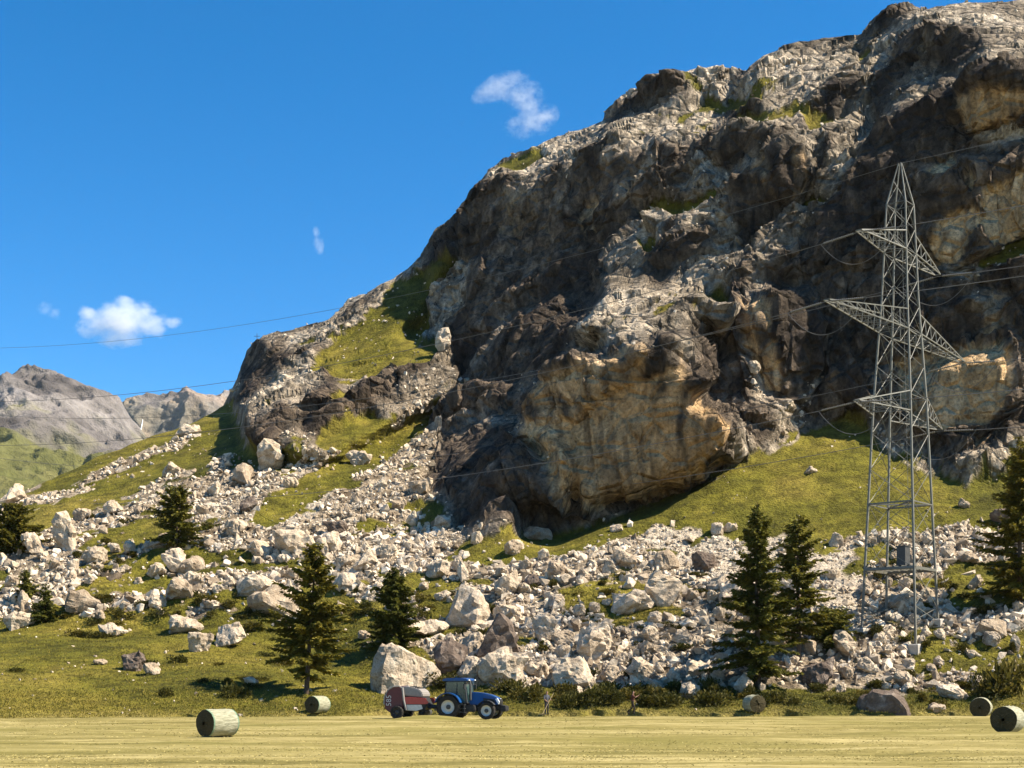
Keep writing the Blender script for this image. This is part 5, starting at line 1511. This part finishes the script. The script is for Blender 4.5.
def text_mesh(body, size, depth=.01):
    c = bpy.data.curves.new("t", 'FONT'); c.body = body; c.size = size; c.extrude = depth; c.align_x = 'CENTER'; c.align_y = 'CENTER'; c.resolution_u = 2
    o = bpy.data.objects.new("t", c); COL.objects.link(o)
    dg = bpy.context.evaluated_depsgraph_get()
    me = bpy.data.meshes.new_from_object(o.evaluated_get(dg))
    bpy.data.objects.remove(o); bpy.data.curves.remove(c)
    return me
def build_baler(loc, rz):
    B = empty("round_baler", loc, rz)
    tag(B, 'red and maroon round baler with a grey top cover hitched behind the blue tractor', 'baler')
    # x forward; the pick-up and drawbar lead to the tractor
    tail = [(-1.62, .62), (-1.72, 1.0), (-1.66, 1.55), (-1.42, 1.98), (-1.05, 2.22), (-.60, 2.26), (-.42, 2.1), (-.30, 1.5), (-.36, .62), (-.8, .42), (-1.3, .44)]
    part("tailgate", prism(tail, -1.02, 1.02, .06), 'maroon_paint', B)
    rib = Soup()
    for sy in (-1, 1):
        rib.tube([(x, sy * 1.06, z) for x, z in tail[1:8]], [.055] * 7, 5)
        rib.tube([(-.38, sy * 1.08, 2.16), (-.28, sy * 1.08, 1.3), (-.10, sy * 1.08, .6)], [.075, .085, .075], 5)
    part("gate_frame", rib.mesh("gate_frame"), 'grey_cover', B)
    part("top_cover", prism([(-.62, 2.02), (-.58, 2.24), (.10, 2.22), (.78, 2.04), (1.02, 1.78), (1.04, 1.50), (.2, 1.56), (-.30, 1.62)], -1.0, 1.0, .06), 'grey_cover', B)
    part("roof_vent", join_meshes("roof_vent", [boxm((.12 + .16 * k, 0, 2.235 - .045 * k), (.07, 1.5, .05), .01) for k in range(4)]), 'black_plastic', B)
    part("side_panel", join_meshes("side_panel", [prism([(-.26, 1.02), (-.30, 1.50), (.15, 1.52), (1.25, 1.44), (1.48, 1.12), (1.30, 1.02)], s * 1.05 - .035, s * 1.05 + .035, .025) for s in (-1, 1)]), 'red_paint', B)
    part("chamber", prism([(-.34, .52), (-.30, 1.6), (1.0, 1.5), (1.30, .9), (1.05, .52)], -.92, .92, .04), 'black_plastic', B)
    part("side_plate", join_meshes("side_plate", [prism([(-.20, .60), (-.15, .98), (.95, .98), (1.05, .70), (.6, .56)], s * 1.0 - .03, s * 1.0 + .03, .02) for s in (-1, 1)]), 'silver_plate', B)
    pk_ = Soup()
    pk_.tube([(.95, -.95, .42), (.95, .95, .42)], [.24, .24], 14)
    for k in range(14):
        for a in (0, 1.57, 3.14, 4.71):
            y = -.9 + 1.8 * k / 13
            pk_.tube([(.95, y, .42), (.95 + .33 * math.cos(a + k * .4), y, .42 + .33 * math.sin(a + k * .4))], [.014, .010], 3)
    part("pick_up", pk_.mesh("pick_up"), 'dark_steel', B)
    db = Soup(); db.tube([(.6, 0, .75), (1.5, 0, .82), (2.55, 0, .56)], [.12, .12, .08], 6); db.tube([(.8, -.6, .8), (1.7, -.1, .8)], [.06, .06], 5); db.tube([(.8, .6, .8), (1.7, .1, .8)], [.06, .06], 5); db.tube([(1.0, 0, 1.0), (2.4, 0, .85)], [.05, .05], 6)
    part("drawbar", db.mesh("drawbar"), 'dark_steel', B)
    for sy in (-1, 1): wheel(B, -.72, sy * 1.22, .46, .38, .24, sy, 14, 'dark_steel')
    part("axle", boxm((-.72, 0, .46), (.14, 2.3, .14)), 'dark_steel', B)
    tl = Soup()
    for z in (.70, .78): tl.tube([(-1.74, -.9, z), (-1.74, .9, z)], [.04, .04], 4)
    part("rear_bumper", tl.mesh("rear_bumper"), 'dark_steel', B)
    for sy in (-1, 1):
        me = text_mesh("585", .52, .008)
        # reads up the rear edge of the side
        a = math.pi / 2
        me.transform(Matrix.Translation((-1.36, sy * 1.045, 1.26)) @ (Matrix.Rotation(R(90), 4, 'X') if sy < 0 else Matrix.Rotation(R(180), 4, 'Z') @ Matrix.Rotation(R(90), 4, 'X')) @ Matrix.Rotation(a, 4, 'Z'))
        part("lettering", me, 'white_lettering', B)
    return B
hd = Vector((math.cos(TRZ), math.sin(TRZ), 0))
build_baler(tr_loc - hd * 3.02 + Vector((0, .15, 0)), TRZ + R(5))
# ------------------------------------------------------------------ people
simple("skin", (.34, .19, .125), .7, 0, .3, .06, 8)
simple("dark_hair", (.030, .022, .016), .8, 0, .3, .2, 20)
simple("grey_shirt", (.075, .08, .095), .9, 0, .2, .12, 8)
simple("dark_trousers", (.030, .030, .036), .9, 0, .2, .2, 8)
simple("rust_shirt", (.075, .030, .024), .9, 0, .2, .15, 8)
simple("brown_trousers", (.040, .030, .024), .9, 0, .2, .15, 8)
simple("pale_wood", (.30, .23, .14), .8, 0, .2, .12, 6)

def skin_body(J, edges, rads, root_j):
    names = list(J)
    me = bpy.data.meshes.new("body")
    me.from_pydata([J[n] for n in names], [(names.index(a), names.index(b)) for a, b in edges], [])
    o = bpy.data.objects.new("body_tmp", me); COL.objects.link(o)
    o.modifiers.new("s", 'SKIN')
    for i, n in enumerate(names):
        r = rads[n]; r = r if isinstance(r, tuple) else (r, r)
        sv = me.skin_vertices[0].data[i]; sv.radius = r; sv.use_root = (n == root_j)
    m2 = o.modifiers.new("u", 'SUBSURF'); m2.levels = 2; m2.render_levels = 2
    dg = bpy.context.evaluated_depsgraph_get()
    out = bpy.data.meshes.new_from_object(o.evaluated_get(dg))
    bpy.data.objects.remove(o); bpy.data.meshes.remove(me)
    return out

def build_person(p, rz, label, pose, shirt, trousers):
    root = empty("person", p, rz); tag(root, label, "person")
    V = Vector
    J = {'pelvis': V((0, 0, .95)), 'waist': V((0, 0, 1.10)), 'chest': V((.02, 0, 1.32)), 'neck': V((.03, 0, 1.50)), 'jaw': V((.05, 0, 1.575)), 'head': V((.045, 0, 1.66)), 'crown': V((.03, 0, 1.735))}
    J.update({k: V(v) for k, v in pose.items()})
    E = [('pelvis', 'waist'), ('waist', 'chest'), ('chest', 'neck'), ('neck', 'jaw'), ('jaw', 'head'), ('head', 'crown')]
    Rr = {'pelvis': (.15, .115), 'waist': (.135, .10), 'chest': (.165, .115), 'neck': .055, 'jaw': (.066, .075), 'head': (.078, .095), 'crown': (.06, .07)}
    for s in ('l', 'r'):
        E += [('pelvis', s + 'hip'), (s + 'hip', s + 'knee'), (s + 'knee', s + 'ankle'), (s + 'ankle', s + 'toe'), ('chest', s + 'sho'), (s + 'sho', s + 'elb'), (s + 'elb', s + 'wri'), (s + 'wri', s + 'palm')]
        Rr.update({s + 'hip': .088, s + 'knee': .058, s + 'ankle': .042, s + 'toe': (.042, .03), s + 'sho': .062, s + 'elb': .043, s + 'wri': .030, s + 'palm': (.040, .022)})
        w, pm = J[s + 'wri'], J[s + 'palm']
        d = (pm - w).normalized(); sd = d.cross(V((0, 0, 1))) if abs(d.z) < .95 else d.cross(V((1, 0, 0)))
        sd.normalize(); cu = sd.cross(d)
        for k, (o_, ln) in enumerate(((-.03, .060), (-.010, .075), (.010, .070), (.028, .052))):
            a, b = s + f'f{k}a', s + f'f{k}b'
            J[a] = pm + d * .045 + sd * o_; J[b] = J[a] + d * ln * .6 + cu * ln * .6
            E += [(s + 'palm', a), (a, b)]; Rr[a] = .010; Rr[b] = .008
        J[s + 'ta'] = pm + sd * -.045 - d * .01; J[s + 'tb'] = J[s + 'ta'] + d * .035 + cu * .03
        E += [(s + 'palm', s + 'ta'), (s + 'ta', s + 'tb')]; Rr[s + 'ta'] = .011; Rr[s + 'tb'] = .009
    me = skin_body(J, E, Rr, 'pelvis')
    # face: nose, brow and mouth pushed into the head surface
    hd = J['head']
    for v in me.vertices:
        c = v.co - hd
        if c.length < .14 and c.x > .05:
            if abs(c.y) < .018 and -.03 < c.z < .015: v.co.x += .020
            elif abs(abs(c.y) - .032) < .016 and 0.0 < c.z < .02: v.co.x -= .008
            elif abs(c.y) < .028 and -.06 < c.z < -.045: v.co.x -= .005
    for pl in me.polygons: pl.use_smooth = True
    body = link("body", me, MATS["skin"], root)
    ft = Soup()
    def seg_d(c, a, b):
        ab = b - a; q = max(0, min(1, (c - a).dot(ab) / ab.length_squared)); return (c - a - ab * q).length
    seg = {}
    for a, b in E: seg[(a, b)] = (J[a], J[b])
    def shell(name, keys, mat, grow, zlim=None):
        bm = bmesh.new(); bm.from_mesh(me); bm.normal_update()
        kill = []
        for f in bm.faces:
            c = f.calc_center_median()
            best = min(seg, key=lambda k: seg_d(c, *seg[k]) / (max(Rr[k[0]]) if isinstance(Rr[k[0]], tuple) else Rr[k[0]]) ** .5)
            if best not in keys or (zlim and not zlim(c)): kill.append(f)
        bmesh.ops.delete(bm, geom=kill, context='FACES')
        for v in bm.verts: v.co += v.normal * grow
        m = bpy.data.meshes.new(name); bm.to_mesh(m); bm.free()
        for pl in m.polygons: pl.use_smooth = True
        return link(name, m, MATS[mat], root)
    shell("shirt", {('pelvis', 'waist'), ('waist', 'chest'), ('chest', 'neck'), ('chest', 'lsho'), ('chest', 'rsho'), ('lsho', 'lelb'), ('rsho', 'relb')}, shirt, .016, lambda c: c.z < 1.49)
    shell("trousers", {('pelvis', 'lhip'), ('pelvis', 'rhip'), ('lhip', 'lknee'), ('rhip', 'rknee'), ('lknee', 'lankle'), ('rknee', 'rankle'), ('pelvis', 'waist')}, trousers, .012, lambda c: c.z < 1.0)
    shell("hair", {('head', 'crown'), ('jaw', 'head')}, "dark_hair", .010, lambda c: (c - J['head']).z > .045 or (c - J['head']).x < -.02)
    shell("shoe", {('lankle', 'ltoe')}, "black_plastic", .012); shell("shoe", {('rankle', 'rtoe')}, "black_plastic", .012)
    return root, J

POSE_A = dict(lhip=(0, .10, .90), rhip=(0, -.10, .90), lknee=(.03, .12, .50), rknee=(.04, -.12, .50), lankle=(-.02, .13, .08), rankle=(-.01, -.13, .08), ltoe=(.16, .14, .035), rtoe=(.17, -.14, .035),
              lsho=(.0, .19, 1.42), rsho=(.0, -.19, 1.42), lelb=(.05, .30, 1.14), relb=(.10, -.30, 1.15), lwri=(.27, .22, 1.06), rwri=(.30, -.20, .98), lpalm=(.34, .19, 1.07), rpalm=(.37, -.17, .97))
gA = on_ground(546.5, 714.3); gA.y = min(gA.y, 108)
pA = Vector(((546.5 - CX) / F * gA.y, gA.y, max(0, drop((546.5 - CX) / F * gA.y, gA.y)) - .02))
personA, JA = build_person(pA, R(-50), 'person in grey shirt and dark trousers standing with a rake at the field edge', POSE_A, "grey_shirt", "dark_trousers")
POSE_B = dict(lhip=(0, .10, .90), rhip=(0, -.10, .90), lknee=(-.05, .11, .50), rknee=(.16, -.11, .52), lankle=(-.38, .12, .20), rankle=(.10, -.12, .08), ltoe=(-.26, .12, .07), rtoe=(.28, -.12, .035),
              lsho=(.02, .19, 1.42), rsho=(.02, -.19, 1.42), lelb=(-.05, .28, 1.16), relb=(.22, -.26, 1.26), lwri=(.12, .27, 1.00), rwri=(.44, -.16, 1.40), lpalm=(.19, .26, .98), rpalm=(.50, -.14, 1.45))
gB = on_ground(632.5, 714.3); gB.y = min(gB.y, 108)
pB = Vector(((632.5 - CX) / F * gB.y, gB.y, max(0, drop((632.5 - CX) / F * gB.y, gB.y)) - .02))
build_person(pB, R(-12), 'person in a rust coloured shirt walking along the field edge with one arm raised', POSE_B, "rust_shirt", "brown_trousers")
# rake held by the standing person, its head resting on the ground
s = Soup()
m4 = Matrix.Translation(pA) @ Matrix.Rotation(R(-50), 4, 'Z')
hand1, hand2 = Vector((.37, .19, 1.10)), Vector((.40, -.17, .99))
ax_ = (hand1 - hand2).normalized()
lo = Vector((.62, -.95, .05)); up = Vector((.33, .42, 1.62))
q0, q1 = m4 @ lo, m4 @ up
rk_ = empty("hay_rake", q0); tag(rk_, 'long wooden hay rake held by the person in the grey shirt', 'rake')
s.tube([Vector((0, 0, 0)), q1 - q0], [.018, .016], 6)
link("handle", s.mesh("handle"), MATS["pale_wood"], rk_)
s = Soup(); sd_ = (q1 - q0).cross(Vector((0, 0, 1))).normalized()
s.tube([-sd_ * .36, sd_ * .36], [.022, .022], 5)
for k in range(11): s.tube([sd_ * (-.34 + .068 * k), sd_ * (-.34 + .068 * k) + Vector((0, 0, -.06))], [.008, .006], 4)
link("rake_head", s.mesh("rake_head"), MATS["pale_wood"], rk_)

# ------------------------------------------------------------------ small far things
def far_point(px, py, lo=2000, hi=3600):
    dr = Vector(((px - CX) / F, 1, (HZ - py) / F))
    best = None
    for o in bpy.data.objects:
        if o.name.startswith("mountain") and o is not mountain:
            me = o.data
            v = np.empty(len(me.vertices) * 3, np.float32); me.vertices.foreach_get('co', v); v = v.reshape(-1, 3)
            f = np.array([p.vertices[:] for p in me.polygons])
            h = BVHTree.FromPolygons(v.tolist(), f.tolist()).ray_cast(CAMP, dr.normalized())
            if h[0] is not None and (best is None or h[0].y > best.y): best = h[0]
    return best if best is not None else CAMP + dr * 3000
t = NT("white_water"); t.base((.80, .82, .84)); t.b.inputs['Roughness'].default_value = .5
t.bump(t.noise(t.co((1, 1, .15)), .5, 4, .7), .8, 1.5)
pts = [far_point(px, py) for px, py in ((143.5, 420), (142.5, 426), (141.5, 431), (141, 436))]
s = Soup(); s.tube([p + Vector((0, -6, 0)) for p in pts], [.6, 1.1, 1.0, 1.3], 8)
tag(link("waterfall", s.mesh("waterfall", True), MATS["white_water"]), 'thin white waterfall falling over the distant rock step at the head of the valley', 'waterfall')
c = on_ground(257, 345)
s = Soup(); s.tube([c + Vector((0, 0, -.6)), c + Vector((0, 0, 1.9))], [.05, .04], 5); s.tube([c + Vector((-.5, 0, 1.45)), c + Vector((.5, 0, 1.45))], [.04, .04], 5)
tag(link("summit_cross", s.mesh("summit_cross"), MATS["dark_steel"]), 'tiny dark cross standing on the crest of the western knoll', 'cross')

# ------------------------------------------------------------------ clouds: bodies of vapour far behind the mountain
def cloud_mat(name, build):
    m = bpy.data.materials.new(name); m.use_nodes = True
    nt = m.node_tree; nt.nodes.clear()
    out = nt.nodes.new('ShaderNodeOutputMaterial'); v = nt.nodes.new('ShaderNodeVolumePrincipled')
    v.inputs['Color'].default_value = (1, 1, 1, 1); v.inputs['Anisotropy'].default_value = .0
    nt.links.new(v.outputs[0], out.inputs['Volume'])
    def mth(op, a, b=0., clamp=False):
        x = nt.nodes.new('ShaderNodeMath'); x.operation = op; x.use_clamp = clamp
        for val, i in ((a, 0), (b, 1)):
            if isinstance(val, (int, float)): x.inputs[i].default_value = val
            else: nt.links.new(val, x.inputs[i])
        return x.outputs[0]
    tc = nt.nodes.new('ShaderNodeTexCoord')
    def noise(scale, detail, off=0., rough=.6):
        mp = nt.nodes.new('ShaderNodeMapping'); mp.inputs['Location'].default_value = (off, off * .7, off * .3)
        nt.links.new(tc.outputs['Object'], mp.inputs[0])
        n = nt.nodes.new('ShaderNodeTexNoise'); n.inputs['Scale'].default_value = scale; n.inputs['Detail'].default_value = detail; n.inputs['Roughness'].default_value = rough
        nt.links.new(mp.outputs[0], n.inputs['Vector']); return n.outputs['Fac']
    sp = nt.nodes.new('ShaderNodeSeparateXYZ'); nt.links.new(tc.outputs['Object'], sp.inputs[0])
    nt.links.new(build(mth, noise, sp.outputs), v.inputs['Density'])
    return m
def cloud(px, py, w, h, label, build, Yc=6000., depth=.6):
    m = Yc / F
    bm = bmesh.new(); bmesh.ops.create_icosphere(bm, subdivisions=3, radius=1.0)
    me = bpy.data.meshes.new("cloud"); bm.to_mesh(me); bm.free()
    o = link("cloud", me, cloud_mat("cloud_vapour", build))
    o.location = ray_pt(px, py, Yc); o.scale = (w * m / 2, w * m / 2 * depth, h * m / 2)
    return tag(o, label, "cloud")
def lump(parts, k, seed, edge=1.1, ns=2.2):
    """density: union of soft balls (x, z, r) eaten away by noise"""
    def b(mth, noise, xyz):
        tot = None
        for cx_, cz_, r_ in parts:
            dx = mth('MULTIPLY', mth('SUBTRACT', xyz[0], cx_), 1 / r_); dz = mth('MULTIPLY', mth('SUBTRACT', xyz[2], cz_), 1 / r_); dy = mth('MULTIPLY', xyz[1], 1 / max(r_, .3))
            d2 = mth('ADD', mth('ADD', mth('MULTIPLY', dx, dx), mth('MULTIPLY', dz, dz)), mth('MULTIPLY', dy, dy))
            v = mth('SUBTRACT', 1.0, d2)
            tot = v if tot is None else mth('MAXIMUM', tot, v)
        n = mth('MULTIPLY', mth('SUBTRACT', noise(ns, 6, seed, .72), .5), 5.0)
        e = mth('ADD', mth('MULTIPLY', tot, edge), mth('SUBTRACT', n, .12))
        e = mth('MULTIPLY', mth('MAXIMUM', e, 0.), mth('GREATER_THAN', tot, -.6))
        return mth('MULTIPLY', e, k)
    return b
cloud(124, 322, 120, 76, 'largest white puffy cloud low in the blue sky above the distant mountains', lump([(-.45, -.10, .38), (0, .02, .52), (.15, .25, .42), (.48, -.08, .36), (-.05, -.40, .36), (.78, -.02, .20), (-.62, .22, .18), (.03, .52, .22)], .0115, 3.1))
cloud(49, 312, 36, 30, 'tiny faint cloud just left of the largest puffy cloud', lump([(-.2, .2, .5), (.3, -.1, .45)], .0042, 7.7))
cloud(318, 238, 30, 42, 'small faint wisp of cloud alone in the middle of the sky', lump([(0, -.25, .42), (.1, -.5, .35), (-.1, .3, .3)], .0100, 12.3))
cloud(515, 107, 94, 72, 'curved ragged wisp of cloud above the ridge', lump([(-.62, .44, .34), (-.40, .50, .40), (-.12, .52, .46), (.12, .38, .40), (.32, .10, .40), (.50, -.18, .42), (.40, -.42, .40), (.16, -.55, .34), (-.05, -.56, .28)], .0075, 21.9, .8, 2.6))

# ------------------------------------------------------------------ the air itself
bm = bmesh.new(); bmesh.ops.create_cube(bm, size=1.0)
me = bpy.data.meshes.new("haze"); bm.to_mesh(me); bm.free()
hz = link("haze", me); hz.scale = (5000, 5000, 852); hz.location = (0, 1800, 424.0)
m = bpy.data.materials.new("air"); m.use_nodes = True; m.node_tree.nodes.clear()
ho = m.node_tree.nodes.new('ShaderNodeOutputMaterial'); hv = m.node_tree.nodes.new('ShaderNodeVolumePrincipled')
hv.inputs['Color'].default_value = (.80, .90, 1, 1); hv.inputs['Density'].default_value = .000018; hv.inputs['Anisotropy'].default_value = .2
m.node_tree.links.new(hv.outputs[0], ho.inputs['Volume'])
hz.data.materials.append(m)
tag(hz, kind='stuff', label='thin clear mountain air that pales the far ridges', cat='haze')
